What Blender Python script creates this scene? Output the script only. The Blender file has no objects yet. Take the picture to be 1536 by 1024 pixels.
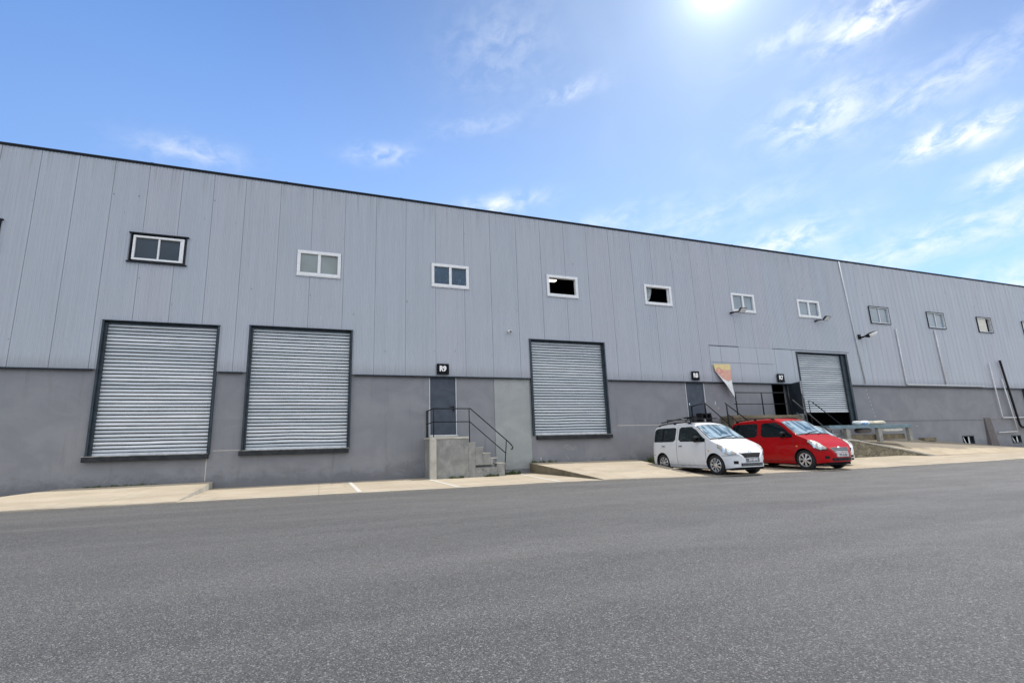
import bpy, bmesh, math, random
from mathutils import Vector, Matrix
random.seed(7)
R = math.radians
S = bpy.context.scene
COL = S.collection

# ------------------------------------------------------------------ camera
yaw, pitch, roll = R(19.2731807), R(11.18747651), R(1.59980204)
CAM = Vector((0.0, -17.46, 1.1))
fw = Vector((math.sin(yaw)*math.cos(pitch), math.cos(yaw)*math.cos(pitch), math.sin(pitch)))
r0 = Vector((math.cos(yaw), -math.sin(yaw), 0)); d0 = fw.cross(r0)
rt = math.cos(roll)*r0 + math.sin(roll)*d0
dn = -math.sin(roll)*r0 + math.cos(roll)*d0
cd = bpy.data.cameras.new('camera'); cam = bpy.data.objects.new('camera', cd); COL.objects.link(cam)
m = Matrix((( rt.x, -dn.x, -fw.x, CAM.x), (rt.y, -dn.y, -fw.y, CAM.y), (rt.z, -dn.z, -fw.z, CAM.z), (0, 0, 0, 1)))
cam.matrix_world = m
cd.sensor_fit = 'HORIZONTAL'; cd.sensor_width = 36; cd.lens = 713.33/1536*36
cd.shift_x = (768-730.84)/1536; cd.shift_y = (526.64-512)/1536
cd.clip_start = 0.05; cd.clip_end = 6000
S.camera = cam

# ------------------------------------------------------------------ sun
SUN_EL, SUN_AZ = R(66), R(84)          # azimuth measured from +Y towards +X
sv = Vector((math.cos(SUN_EL)*math.sin(SUN_AZ), math.cos(SUN_EL)*math.cos(SUN_AZ), math.sin(SUN_EL)))
sl = bpy.data.lights.new('sun', 'SUN'); sl.energy = 3.4; sl.angle = R(0.5); sl.color = (1.0, 0.95, 0.87)
so = bpy.data.objects.new('sun', sl); COL.objects.link(so)
so.rotation_euler = (-sv).to_track_quat('-Z', 'Y').to_euler()

S.view_settings.view_transform = 'Standard'; S.view_settings.look = 'None'
S.view_settings.gamma = 1; S.view_settings.use_curve_mapping = False
S.view_settings.exposure = 0.20

# ------------------------------------------------------------------ node helpers
class NG:
    def __init__(s, tree): s.t = tree; s.n = tree.nodes; s.l = tree.links
    def node(s, typ, **kw):
        n = s.n.new(typ)
        for k, v in kw.items(): setattr(n, k, v)
        return n
    def put(s, sock, v):
        if isinstance(v, bpy.types.NodeSocket): s.l.new(v, sock)
        elif v is not None:
            if sock.type == 'RGBA' and len(v) == 3: v = (*v, 1)
            sock.default_value = v
    def math(s, op, a, b=None, c=None, clamp=False):
        n = s.node('ShaderNodeMath', operation=op, use_clamp=clamp)
        s.put(n.inputs[0], a)
        if b is not None: s.put(n.inputs[1], b)
        if c is not None: s.put(n.inputs[2], c)
        return n.outputs[0]
    def vmath(s, op, a, b=None, scale=None):
        n = s.node('ShaderNodeVectorMath', operation=op)
        s.put(n.inputs[0], a)
        if b is not None: s.put(n.inputs[1], b)
        if scale is not None: s.put(n.inputs['Scale'], scale)
        return n.outputs['Value'] if op in ('DOT_PRODUCT', 'LENGTH') else n.outputs['Vector']
    def noise(s, vec, scale, detail=4, rough=.55, dist=0, out='Fac'):
        n = s.node('ShaderNodeTexNoise')
        if vec is not None: s.put(n.inputs['Vector'], vec)
        n.inputs['Scale'].default_value = scale; n.inputs['Detail'].default_value = detail
        n.inputs['Roughness'].default_value = rough; n.inputs['Distortion'].default_value = dist
        return n.outputs[out]
    def voro(s, vec, scale, feature='F1', out='Distance', rnd=1.0):
        n = s.node('ShaderNodeTexVoronoi', feature=feature)
        s.put(n.inputs['Vector'], vec); n.inputs['Scale'].default_value = scale
        n.inputs['Randomness'].default_value = rnd
        return n.outputs[out]
    def ramp(s, v, a, b, lo=0.0, hi=1.0, smooth=True):
        n = s.node('ShaderNodeMapRange', interpolation_type='SMOOTHSTEP' if smooth else 'LINEAR')
        s.put(n.inputs['Value'], v)
        n.inputs['From Min'].default_value = a; n.inputs['From Max'].default_value = b
        n.inputs['To Min'].default_value = lo; n.inputs['To Max'].default_value = hi
        return n.outputs['Result']
    def mix(s, f, a, b, typ='MIX'):
        n = s.node('ShaderNodeMix', data_type='RGBA', blend_type=typ)
        s.put(n.inputs[0], f); s.put(n.inputs[6], a); s.put(n.inputs[7], b)
        return n.outputs[2]
    def pos(s): return s.node('ShaderNodeNewGeometry').outputs['Position']
    def obj(s): return s.node('ShaderNodeTexCoord').outputs['Object']
    def scale(s, vec, v):
        return s.vmath('MULTIPLY', vec, v)
    def xyz(s, vec):
        n = s.node('ShaderNodeSeparateXYZ'); s.put(n.inputs[0], vec); return n.outputs
    def bump(s, h, strength, dist=.01):
        n = s.node('ShaderNodeBump'); s.put(n.inputs['Height'], h)
        n.inputs['Strength'].default_value = strength; n.inputs['Distance'].default_value = dist
        return n.outputs['Normal']

def new_mat(name):
    mt = bpy.data.materials.new(name); mt.use_nodes = True
    g = NG(mt.node_tree); b = mt.node_tree.nodes['Principled BSDF']
    return mt, g, b

# ------------------------------------------------------------------ world
W = bpy.data.worlds.new('World'); S.world = W; W.use_nodes = True
g = NG(W.node_tree); bg = W.node_tree.nodes['Background']
sky = g.node('ShaderNodeTexSky', sky_type='NISHITA'); sky.sun_disc = False
sky.sun_elevation = SUN_EL; sky.sun_rotation = SUN_AZ; sky.altitude = 50
sky.air_density = 1.0; sky.dust_density = 0.6; sky.ozone_density = 1.6
D = g.node('ShaderNodeTexCoord').outputs['Generated']
x, y, z = g.xyz(D)
az = g.math('MULTIPLY', g.math('ARCTAN2', x, y), 57.2958)
el = g.math('MULTIPLY', g.math('ARCSINE', z), 57.2958)
skyc = g.mix(1.0, sky.outputs[0], (0.50, 1.01, 1.60, 1), 'MULTIPLY')
skyc = g.vmath('SCALE', skyc, scale=0.125)
dl = g.vmath('DOT_PRODUCT', D, tuple(sv))
skyc = g.vmath('SCALE', skyc, scale=g.ramp(dl, .45, .95, 1.0, .50))
skyc = g.mix(g.ramp(el, 56, 6, 0, .42), skyc, (.62, .81, 1.0, 1))
# bright aureole of the sun seen just above the roofs
gl = Vector((0.555, 0.455, 0.700)).normalized()
c = g.math('MAXIMUM', g.vmath('DOT_PRODUCT', D, tuple(gl)), -.9999)
th = g.math('MULTIPLY', g.math('ARCCOSINE', g.math('MINIMUM', c, .99999)), 57.2958)
skyc = g.mix(g.ramp(th, 52, 84, 0, .8), skyc, g.vmath('MULTIPLY', skyc, (.60, .78, .93)))
skyc = g.mix(g.math('MULTIPLY', g.ramp(az, 56, 74), g.ramp(el, 22, 38)), skyc, g.vmath('MULTIPLY', skyc, (.45, .62, .82)))
ga = g.math('MULTIPLY', g.math('EXPONENT', g.math('MULTIPLY', th, -1/24)), .33)
q1 = g.math('DIVIDE', th, 3.2); q2 = g.math('DIVIDE', th, 1.15)
gb = g.math('DIVIDE', .36, g.math('ADD', g.math('MULTIPLY', q1, q1), 1.0))
gc = g.math('DIVIDE', 2.2, g.math('ADD', g.math('POWER', q2, 3.0), 1.0))
glow = g.math('ADD', g.math('ADD', ga, gb), gc)
# wispy clouds: soft patches of fine streaked noise laid over the dome
uv = g.node('ShaderNodeCombineXYZ'); g.l.new(az, uv.inputs[0]); g.l.new(el, uv.inputs[1])
shear = g.math('ADD', el, g.math('MULTIPLY', az, -0.10))
uv2 = g.node('ShaderNodeCombineXYZ'); g.put(uv2.inputs[0], g.math('MULTIPLY', az, .55)); g.put(uv2.inputs[1], shear)
n1 = g.noise(uv2.outputs[0], .62, 8, .62, .35)
n2 = g.noise(uv.outputs[0], .10, 4, .5, .5)
# az, el, half width az, half width el, amount
blobs = [(63.3, 35.8, 3.4, 1.1, 1.5), (57.4, 30.4, 3.8, 1.6, 1.0), (65.6, 24.6, 2.0, .8, 1.7), (69.0, 24.3, 1.8, .9, 1.5),
         (69.9, 20.4, 2.2, .9, 1.3), (31.9, 39.0, 3.0, .7, .6), (53.0, 19.5, 4.6, 1.3, 1.25), (21.5, 28.3, 4.2, .8, 1.1),
         (5.9, 33.2, 3.0, .8, .75), (-15.1, 29.8, 3.8, 1.0, .65), (22.0, 43.5, 6.0, 3.2, .26), (19, 36.5, 5.0, .8, .28),
         (65.0, 16.6, 9.0, 1.3, .95), (67.0, 28.9, 7.0, 1.4, .6), (57.0, 37.5, 4.0, .8, .55), (45.0, 23.5, 9.0, 1.4, .45), (70.5, 11.5, 7.0, 1.8, 1.0),
         (35.0, 25.5, 6.0, .9, .4), (-110, 34, 16, 7, 1), (120, 30, 20, 8, 1), (180, 40, 26, 9, 1), (-120, 25, 24, 6, 1)]
dens = None
for a, e, wa, we, k in blobs:
    da = g.math('DIVIDE', g.math('SUBTRACT', az, a), wa*.85); de = g.math('DIVIDE', g.math('SUBTRACT', g.math('ADD', el, g.math('MULTIPLY', g.math('SUBTRACT', az, a), -.08)), e), we*.85)
    q = g.math('ADD', g.math('MULTIPLY', da, da), g.math('MULTIPLY', de, de))
    mk = g.math('MULTIPLY', g.math('EXPONENT', g.math('MULTIPLY', q, -.5)), k)
    dens = mk if dens is None else g.math('ADD', dens, mk)
cover = g.math('MULTIPLY', g.math('MULTIPLY', dens, .80), g.ramp(n1, .32, .72))
veil = g.math('MULTIPLY', g.ramp(n2, .45, .8), g.ramp(az, 5, 60, 0, .08))
cover = g.math('MINIMUM', g.math('ADD', cover, veil), .95)
fin = g.mix(cover, skyc, (.84, .88, .95, 1))
# cloud bank added behind the camera, unseen, to brighten the shaded wall
nb = g.noise(g.scale(D, (1, 1, 2.2)), 1.9, 7, .6, .4)
bank = g.math('MULTIPLY', g.math('MULTIPLY', g.ramp(nb, .36, .56), g.ramp(y, .05, -.25)), g.ramp(el, 1, 12))
fin = g.mix(bank, fin, (1.58, 1.55, 1.50, 1))
addg = g.node('ShaderNodeCombineXYZ')
g.put(addg.inputs[0], glow); g.put(addg.inputs[1], g.math('MULTIPLY', glow, 1.05)); g.put(addg.inputs[2], g.math('MULTIPLY', glow, .95))
fin = g.vmath('ADD', fin, addg.outputs[0])
g.l.new(fin, bg.inputs['Color']); bg.inputs['Strength'].default_value = 1.0

# ------------------------------------------------------------------ materials
def simple(name, col, rough=.5, metal=0.0, var=.12, sc=6.0, bump=0.0, bsc=40.0, coat=0, spec=.5):
    mt, g, b = new_mat(name); p = g.obj()
    n = g.noise(p, sc, 5, .6)
    lo = tuple(max(0, c*(1-var)) for c in col); hi = tuple(min(1, c*(1+var)) for c in col)
    g.l.new(g.mix(g.ramp(n, .3, .7), lo, hi), b.inputs['Base Color'])
    g.put(b.inputs['Roughness'], g.ramp(g.noise(p, sc*2.3, 3), .3, .7, max(.02, rough*.88), min(1, rough*1.12)))
    b.inputs['Metallic'].default_value = metal
    b.inputs['Specular IOR Level'].default_value = spec
    if coat: b.inputs['Coat Weight'].default_value = coat; b.inputs['Coat Roughness'].default_value = .04
    if bump: g.l.new(g.bump(g.noise(p, bsc, 4, .6), bump, .01), b.inputs['Normal'])
    return mt

def clad_mat(name, flat=False):
    mt, g, b = new_mat(name); p = g.pos()
    at = g.node('ShaderNodeAttribute', attribute_name='tone').outputs['Fac']
    col = g.mix(at, (.372, .412, .462), (.398, .410, .462))
    streak = g.noise(g.scale(p, (5, 5, .22)), 1.6, 5, .6)
    col = g.mix(g.ramp(streak, .35, .75, 0, .38), col, (.320, .345, .390))
    cloud = g.noise(g.scale(p, (1, 1, .7)), .45, 5, .6)
    col = g.mix(g.ramp(cloud, .35, .7, 0, .35), col, (.41, .44, .49))
    speck = g.noise(p, 9, 6, .75)
    col = g.mix(g.ramp(speck, .66, .80, 0, .3), col, (.30, .31, .32))
    X, Y, Z = g.xyz(p)
    runs = g.noise(g.scale(p, (7, 1, .12)), 2.0, 4, .6)
    m2 = g.ramp(g.math('ADD', Z, g.math('MULTIPLY', runs, .8)), 10.1, 11.1)
    m3 = g.ramp(g.math('ADD', Z, g.math('MULTIPLY', runs, -.5)), 3.95, 3.5)
    msk = g.math('MULTIPLY', g.ramp(runs, .50, .68), g.math('MULTIPLY', m2, .35))
    col = g.mix(g.math('MINIMUM', g.math('ADD', msk, g.math('MULTIPLY', m3, .35)), .6), col, (.20, .21, .225))
    g.l.new(col, b.inputs['Base Color'])
    g.put(b.inputs['Roughness'], g.ramp(streak, .3, .7, .42, .60))
    b.inputs['Specular IOR Level'].default_value = .45
    g.l.new(g.bump(g.noise(g.scale(p, (1, 1, .25)), 3.0, 3), .18, .02), b.inputs['Normal'])
    return mt

def plaster_mat(name, base, dark, light):
    mt, g, b = new_mat(name); p = g.pos(); X, Y, Z = g.xyz(p)
    n = g.noise(g.scale(p, (1, 1, 1.3)), .8, 7, .62, .6)
    col = g.mix(g.ramp(n, .35, .68), base, light)
    n2 = g.noise(g.scale(p, (3.2, 3, .3)), 1.2, 5, .6)          # run marks
    col = g.mix(g.ramp(n2, .54, .78, 0, .38), col, dark)
    n3 = g.noise(g.scale(p, (.8, 1, 1.4)), 1.9, 7, .7, 1.0)     # damp, blotchy foot of the wall
    edge = g.math('ADD', g.math('MULTIPLY', n3, 1.5), g.math('MULTIPLY', Z, -1.0))
    col = g.mix(g.ramp(edge, .10, .70, 0, .65), col, dark)
    n4 = g.noise(p, 34, 5, .7)
    col = g.mix(g.ramp(n4, .35, .75, 0, .25), col, dark)
    g.l.new(col, b.inputs['Base Color']); b.inputs['Roughness'].default_value = .85
    b.inputs['Specular IOR Level'].default_value = .25
    h = g.math('ADD', g.math('MULTIPLY', n4, .6), g.math('MULTIPLY', n, 1.2))
    g.l.new(g.bump(h, .35, .012), b.inputs['Normal'])
    return mt

def concrete_mat(name, c1, c2, c3, sc=1.5, stain=.5, bump=.5, cracks=False):
    mt, g, b = new_mat(name); p = g.pos()
    n = g.noise(p, sc, 8, .65, .5)
    col = g.mix(g.ramp(n, .32, .7), c1, c2)
    n2 = g.noise(p, sc*3.1, 7, .7, 1.2)
    col = g.mix(g.ramp(n2, .56, .74, 0, stain), col, c3)
    n3 = g.noise(p, 55, 4, .7)
    col = g.mix(g.ramp(n3, .45, .8, 0, .3), col, c3)
    if cracks:
        v = g.voro(g.vmath('ADD', p, g.vmath('SCALE', g.noise(p, 1.6, 4, out='Color'), scale=.9)), .8, 'DISTANCE_TO_EDGE')
        col = g.mix(g.ramp(v, .0, .02, .8, 0), col, c3)
    g.l.new(col, b.inputs['Base Color']); b.inputs['Roughness'].default_value = .9
    b.inputs['Specular IOR Level'].default_value = .25
    h = g.math('ADD', g.math('MULTIPLY', n3, .5), n2)
    g.l.new(g.bump(h, bump, .012), b.inputs['Normal'])
    return mt

def stone_mat():
    mt, g, b = new_mat('rubble_stone'); p = g.pos()
    pw = g.vmath('ADD', g.scale(p, (1, 1, 1.5)), g.vmath('SCALE', g.noise(p, 3, 3, out='Color'), scale=.35))
    v = g.voro(pw, 2.6, 'DISTANCE_TO_EDGE'); vc = g.voro(pw, 2.6, 'F1', 'Color')
    sx = g.xyz(vc)
    col = g.mix(sx[0], (.15, .13, .09), (.27, .24, .17))
    col = g.mix(g.ramp(g.noise(p, 7, 6, .7), .4, .7, 0, .55), col, (.09, .085, .05))
    col = g.mix(g.ramp(v, .0, .06, .8, 0), col, (.10, .09, .07))
    g.l.new(col, b.inputs['Base Color']); b.inputs['Roughness'].default_value = .95
    h = g.math('ADD', g.ramp(v, 0, .12), g.math('MULTIPLY', g.noise(p, 18, 5), .5))
    g.l.new(g.bump(h, .8, .03), b.inputs['Normal'])
    return mt

def asphalt_mat():
    mt, g, b = new_mat('asphalt'); p = g.pos()
    big = g.noise(g.scale(p, (.3, .9, 1)), .30, 5, .55, .3)
    mid = g.noise(g.scale(p, (.4, 1, 1)), 1.7, 6, .65, .4)
    g1 = g.noise(p, 120, 3, .7); g2 = g.noise(p, 260, 2, .6)
    vd = g.voro(p, 135, 'F1', 'Distance'); vc = g.xyz(g.voro(p, 135, 'F1', 'Color'))
    col = g.mix(g.ramp(big, .3, .7), (.055, .053, .050), (.104, .100, .093))
    col = g.mix(g.ramp(mid, .35, .75, 0, .45), col, (.058, .056, .054))
    trk = g.noise(g.scale(p, (.10, 1.2, 1)), .9, 4, .5)
    col = g.mix(g.ramp(trk, .46, .66, 0, .40), col, (.150, .145, .137))
    grain = g.math('ADD', g.math('MULTIPLY', g1, .6), g.math('MULTIPLY', g2, .4))
    col = g.vmath('SCALE', col, scale=g.ramp(grain, .38, .64, .12, 2.0, False))
    col = g.mix(g.ramp(vc[0], .79, .93, 0, .8), col, (.30, .295, .28))
    col = g.mix(g.ramp(vc[1], .68, .88, 0, .85), col, (.012, .012, .013))
    oil = g.noise(p, .55, 3, .5); oil2 = g.noise(p, 5, 4, .6)
    col = g.mix(g.math('MULTIPLY', g.ramp(oil, .66, .74), g.ramp(oil2, .4, .6, 0, .35)), col, (.03, .03, .03))
    g.l.new(col, b.inputs['Base Color'])
    g.put(b.inputs['Roughness'], g.ramp(mid, .3, .7, .60, .74))
    b.inputs['Specular IOR Level'].default_value = 1.0
    h = g.math('ADD', g.math('MULTIPLY', vd, -.8), g.math('MULTIPLY', grain, 1.4))
    g.l.new(g.bump(h, 1.0, .009), b.inputs['Normal'])
    return mt

def apron_mat():
    mt, g, b = new_mat('apron_concrete'); p = g.pos()
    n = g.noise(g.scale(p, (.5, 1, 1)), 1.1, 8, .65, .6)
    col = g.mix(g.ramp(n, .3, .7), (.36, .305, .228), (.455, .395, .305))
    n2 = g.noise(g.scale(p, (.7, 1.6, 1)), 3.2, 7, .72, 1.5)
    col = g.mix(g.ramp(n2, .55, .76, 0, .5), col, (.26, .21, .135))
    n5 = g.noise(g.scale(p, (.3, 1.1, 1)), .8, 6, .6, .8)
    col = g.mix(g.ramp(n5, .50, .68, 0, .38), col, (.30, .265, .21))
    n3 = g.noise(p, 70, 4, .7)
    col = g.mix(g.ramp(n3, .5, .8, 0, .3), col, (.22, .19, .15))
    n4 = g.noise(p, .9, 4)
    col = g.mix(g.ramp(n4, .55, .75, 0, .35), col, (.50, .455, .37))
    X, Y, Z = g.xyz(p)
    jx = g.math('ABSOLUTE', g.math('SUBTRACT', g.math('FRACT', g.math('DIVIDE', g.math('ADD', X, 2.3), 4.6)), .5))
    jx = g.math('ADD', jx, g.math('MULTIPLY', g.noise(p, 7, 3), .003))
    col = g.mix(g.ramp(jx, .0035, .0015, 0, .75, False), col, (.10, .085, .06))
    gritty = g.noise(g.scale(p, (1, 1.4, 1)), 5.5, 7, .75, .8)
    col = g.mix(g.ramp(gritty, .58, .70, 0, .5), col, (.17, .15, .12))
    tm = g.noise(g.scale(p, (2.6, .22, 1)), 1.4, 4, .55, .3)     # tyre marks running to the docks
    col = g.mix(g.ramp(tm, .60, .74, 0, .35), col, (.19, .17, .145))
    g.l.new(col, b.inputs['Base Color']); b.inputs['Roughness'].default_value = .9
    b.inputs['Specular IOR Level'].default_value = .25
    g.l.new(g.bump(g.math('ADD', n3, n2), .35, .008), b.inputs['Normal'])
    return mt

def driveway_mat():
    mt, g, b = new_mat('driveway_concrete'); p = g.pos(); X, Y, Z = g.xyz(p)
    n = g.noise(g.scale(p, (.4, 1, 1)), 1.3, 8, .65, .8)
    col = g.mix(g.ramp(n, .3, .7), (.34, .28, .195), (.46, .39, .29))
    # darker brown patch against the wall, with a ragged edge
    e = g.math('ADD', Y, g.math('MULTIPLY', g.noise(g.scale(p, (.5, 1, 1)), 1.2, 5, .6), 1.3))
    col = g.mix(g.ramp(e, -.75, -.45, 0, .85), col, (.19, .165, .13))
    n2 = g.noise(p, 4, 7, .7, 1)
    col = g.mix(g.ramp(n2, .52, .72, 0, .5), col, (.25, .215, .16))
    g.l.new(col, b.inputs['Base Color']); b.inputs['Roughness'].default_value = .92
    g.l.new(g.bump(g.noise(p, 30, 5), .4, .01), b.inputs['Normal'])
    return mt

def shutter_mat():
    mt, g, b = new_mat('galvanised_slats'); p = g.pos(); X, Y, Z = g.xyz(p)
    n = g.noise(g.scale(p, (.5, 1, 9)), 1.3, 4, .6)
    col = g.mix(g.ramp(n, .3, .72), (.52, .56, .60), (.72, .75, .78))
    n3 = g.noise(g.scale(p, (1.2, 1, 3)), .9, 5, .65, 1.0)
    col = g.mix(g.ramp(n3, .48, .68, 0, .5), col, (.44, .50, .53))
    n2 = g.noise(g.scale(p, (2, 1, 1)), 6, 7, .7, .8)
    col = g.mix(g.ramp(n2, .58, .78, 0, .5), col, (.22, .25, .27))
    tn = g.node('ShaderNodeAttribute', attribute_name='tone').outputs['Fac']
    col = g.mix(g.ramp(tn, 0, 1, 0, .78, False), col, (.38, .43, .47))
    g.l.new(col, b.inputs['Base Color'])
    b.inputs['Metallic'].default_value = .12
    g.put(b.inputs['Roughness'], g.ramp(n2, .3, .7, .38, .55))
    g.l.new(g.bump(g.noise(g.scale(p, (.7, 1, 2)), 2.5, 4), .35, .03), b.inputs['Normal'])
    return mt

def glass_mat(name, col, rough=.06, spec=.5, film=None, metal=0.0):
    mt, g, b = new_mat(name); p = g.pos()
    c = g.mix(g.ramp(g.noise(p, .9, 3), .3, .7), col, tuple(v*1.35 for v in col))
    if film:
        w = g.noise(g.scale(p, (6, 1, 2.2)), 1.6, 6, .65, 2.5)
        c = g.mix(g.ramp(w, .52, .70, 0, .8), c, film)
    g.l.new(c, b.inputs['Base Color'])
    b.inputs['Roughness'].default_value = rough; b.inputs['Specular IOR Level'].default_value = spec
    b.inputs['Metallic'].default_value = metal
    return mt

def paint_mat(name, col, metal=0.0, coat=.45, spec=.3):
    mt, g, b = new_mat(name); p = g.obj()
    n = g.noise(p, 2.2, 5, .6)
    dirt = g.noise(g.scale(p, (1, 1, 2)), 6, 6, .7)
    c = g.mix(g.ramp(n, .3, .7), tuple(v*.95 for v in col), col)
    zz = g.xyz(p)[2]
    low = g.math('MULTIPLY', g.ramp(dirt, .42, .72), g.ramp(g.math('ADD', zz, g.math('MULTIPLY', dirt, -.25)), .05, .40, .55, .03))
    c = g.mix(low, c, tuple(.5*v+.5*w for v, w in zip(col, (.10, .09, .08))))
    g.l.new(c, b.inputs['Base Color'])
    b.inputs['Roughness'].default_value = .35; b.inputs['Specular IOR Level'].default_value = spec; b.inputs['Coat Weight'].default_value = coat
    b.inputs['Coat Roughness'].default_value = .05; b.inputs['Metallic'].default_value = metal
    return mt

M = {}
M['clad'] = clad_mat('ribbed_cladding')
M['screw'] = simple('screw_heads', (.10, .11, .12), .6)
M['plaster'] = plaster_mat('grey_render', (.208, .215, .236), (.120, .125, .136), (.250, .256, .275))
M['plaster_new'] = plaster_mat('patched_render', (.29, .31, .31), (.20, .215, .215), (.35, .37, .365))
M['concrete'] = concrete_mat('stair_concrete', (.19, .195, .19), (.31, .31, .295), (.065, .066, .055), 2.2, .85, .7)
M['landing'] = concrete_mat('pale_concrete', (.36, .35, .31), (.50, .48, .43), (.20, .18, .14), 2.0, .5, .5)
M['rampside'] = concrete_mat('mossy_kerb', (.13, .11, .075), (.21, .18, .125), (.055, .05, .03), 2.2, .7, .8)
M['sill'] = concrete_mat('dark_sill', (.016, .019, .023), (.034, .038, .043), (.10, .10, .095), 3, .35, .6)
M['sill_top'] = simple('worn_sill_edge', (.24, .24, .23), .8, var=.5, sc=6)
M['stone'] = stone_mat()
M['asphalt'] = asphalt_mat()
M['apron'] = apron_mat()
M['drive'] = driveway_mat()
M['line'] = concrete_mat('worn_white_paint', (.50, .48, .43), (.62, .60, .55), (.36, .32, .26), 5, .85, .2)
M['chalk'] = concrete_mat('faded_marks', (.30, .305, .31), (.40, .40, .40), (.24, .245, .26), 9, .8, .1)
M['shutter'] = shutter_mat()
M['slatgap'] = simple('slat_joint_shade', (.016, .020, .025), .8, var=.4, sc=3, spec=.2)  # recessed joint strips coloured near black, painting in the shade between slats
M['frame'] = simple('slate_blue_paint', (.026, .038, .050), .5, var=.3, sc=5, bump=.1, spec=.35)
M['trim'] = simple('dark_flashing', (.012, .017, .024), .6, var=.2, spec=.25)
M['door'] = simple('slate_door_paint', (.046, .060, .082), .5, var=.18, sc=3, bump=.08, bsc=9, spec=.4)
M['doordark'] = simple('charcoal_door_paint', (.034, .044, .056), .4, var=.25, sc=3)
M['white'] = simple('white_pvc', (.72, .73, .74), .4, var=.06, sc=8)
M['alu'] = simple('grey_aluminium', (.60, .62, .64), .45, .1, var=.1)
M['cream'] = simple('cream_board', (.62, .60, .52), .7, var=.08)
M['pane_dark'] = glass_mat('dark_window_glass', (.030, .048, .068), .08, .22)
M['pane_grey'] = glass_mat('grey_window_glass', (.17, .21, .22), .1)
M['pane_blue'] = glass_mat('filmed_window_glass', (.020, .055, .10), .12, .3, film=(.13, .22, .30))
M['pane_sky'] = glass_mat('pale_window_glass', (.16, .215, .265), .1)
M['curtain'] = simple('pale_curtain', (.42, .47, .46), .8, var=.2, sc=7)
M['rail'] = simple('black_rail_paint', (.007, .009, .012), .6, var=.3, sc=10, spec=.2)
M['railgrey'] = simple('galvanised_rail', (.33, .34, .35), .45, .5, var=.2)
M['raildk'] = simple('worn_rail_paint', (.06, .065, .07), .5, var=.5, sc=8)
M['black'] = simple('black_plastic', (.009, .009, .011), .6, var=.2, spec=.2)
M['signboard'] = simple('black_sign_board', (.004, .005, .007), .7, var=.1, spec=.15)
M['letter'] = simple('white_lettering', (.82, .82, .82), .5, var=.03)
M['inside'] = simple('dark_interior', (.035, .035, .038), .9, var=.2)
M['pipe_white'] = simple('white_pipe', (.55, .57, .59), .5, var=.1)
M['bluesteel'] = simple('blue_grey_steel', (.13, .20, .235), .45, .2, var=.22, sc=5)
M['brownpl'] = simple('brown_render', (.115, .105, .105), .9, var=.15, sc=5, bump=.3)
M['weed'] = simple('weed_leaves', (.060, .085, .025), .7, var=.4, sc=25)
M['tyre'] = simple('tyre_rubber', (.014, .014, .015), .8, var=.2)
M['rim'] = simple('silver_hubcap', (.62, .63, .65), .28, .7, var=.06)
M['well'] = simple('wheel_well_black', (.006, .006, .007), .9)
M['seam'] = simple('panel_gap', (.03, .03, .032), .8)
M['lens'] = glass_mat('headlight_lens', (.50, .46, .40), .2, .3)
M['bulb'] = simple('headlight_reflector', (.78, .77, .74), .15, .6)
M['amber'] = simple('amber_lens', (.75, .35, .05), .25)
M['carglass'] = glass_mat('tinted_car_glass', (.004, .009, .011), .05, .4, film=(.03, .05, .052))
def screen_mat():
    mt, g, b = new_mat('windscreen_glass'); p = g.obj()
    w = g.noise(g.scale(p, (1.1, 2.6, .6)), 1.5, 4, .55, 1.2)
    w2 = g.noise(g.scale(p, (.8, 7, .5)), 2.0, 3, .5, .4)
    col = g.mix(g.ramp(w, .34, .62), (.045, .085, .115), (.30, .40, .46))     # sky and cloud reflections painted as pale streaks into the colour
    col = g.mix(g.ramp(w2, .52, .66, 0, .6), col, (.55, .63, .66))
    g.l.new(col, b.inputs['Base Color']); b.inputs['Roughness'].default_value = .10
    b.inputs['Specular IOR Level'].default_value = .8
    return mt
M['windscreen'] = screen_mat()
M['chrome'] = simple('chrome', (.75, .77, .8), .14, .95, var=.03)
M['plate'] = simple('number_plate', (.55, .55, .54), .5, var=.1)
M['plate_dark'] = simple('number_plate_grey', (.16, .16, .17), .5, var=.1)
M['ink'] = simple('plate_characters', (.10, .10, .11), .5)
M['paint_white'] = paint_mat('white_car_paint', (.70, .71, .72))
M['paint_red'] = paint_mat('red_car_paint', (.40, .001, .004), coat=.22, spec=.15)
M['sack_white'] = simple('white_sacking', (.68, .70, .70), .8, var=.12, sc=10, bump=.6, bsc=14)
M['sack_blue'] = simple('blue_tarpaulin', (.10, .22, .42), .6, var=.25, sc=9)
M['sack_beige'] = simple('beige_sacking', (.50, .47, .38), .85, var=.18, sc=10, bump=.6, bsc=14)

def poster_mat():
    mt, g, b = new_mat('torn_poster_print'); p = g.obj(); X, Y, Z = g.xyz(p)
    wob = g.math('MULTIPLY', g.noise(p, 5, 3), .08)
    zz = g.math('ADD', Z, wob)
    col = g.mix(g.ramp(zz, -.24, -.19), (.62, .24, .17), (.70, .58, .16))
    n = g.noise(g.scale(p, (2, 1, 6)), 2.6, 4, .6)
    col = g.mix(g.ramp(n, .46, .60, 0, .65), col, (.70, .42, .28))
    d = g.vmath('LENGTH', g.vmath('SUBTRACT', g.scale(p, (1, 0, 1)), (.27, 0, -.32)))
    col = g.mix(g.math('MULTIPLY', g.ramp(d, .10, .12), g.ramp(d, .15, .17, 1, 0)), col, (.55, .15, .12))
    col = g.mix(g.ramp(d, .05, .08, .7, 0), col, (.75, .35, .30))
    col = g.mix(.22, col, (.72, .68, .60))
    g.l.new(col, b.inputs['Base Color']); b.inputs['Roughness'].default_value = .7
    return mt
M['poster'] = poster_mat()

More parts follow.
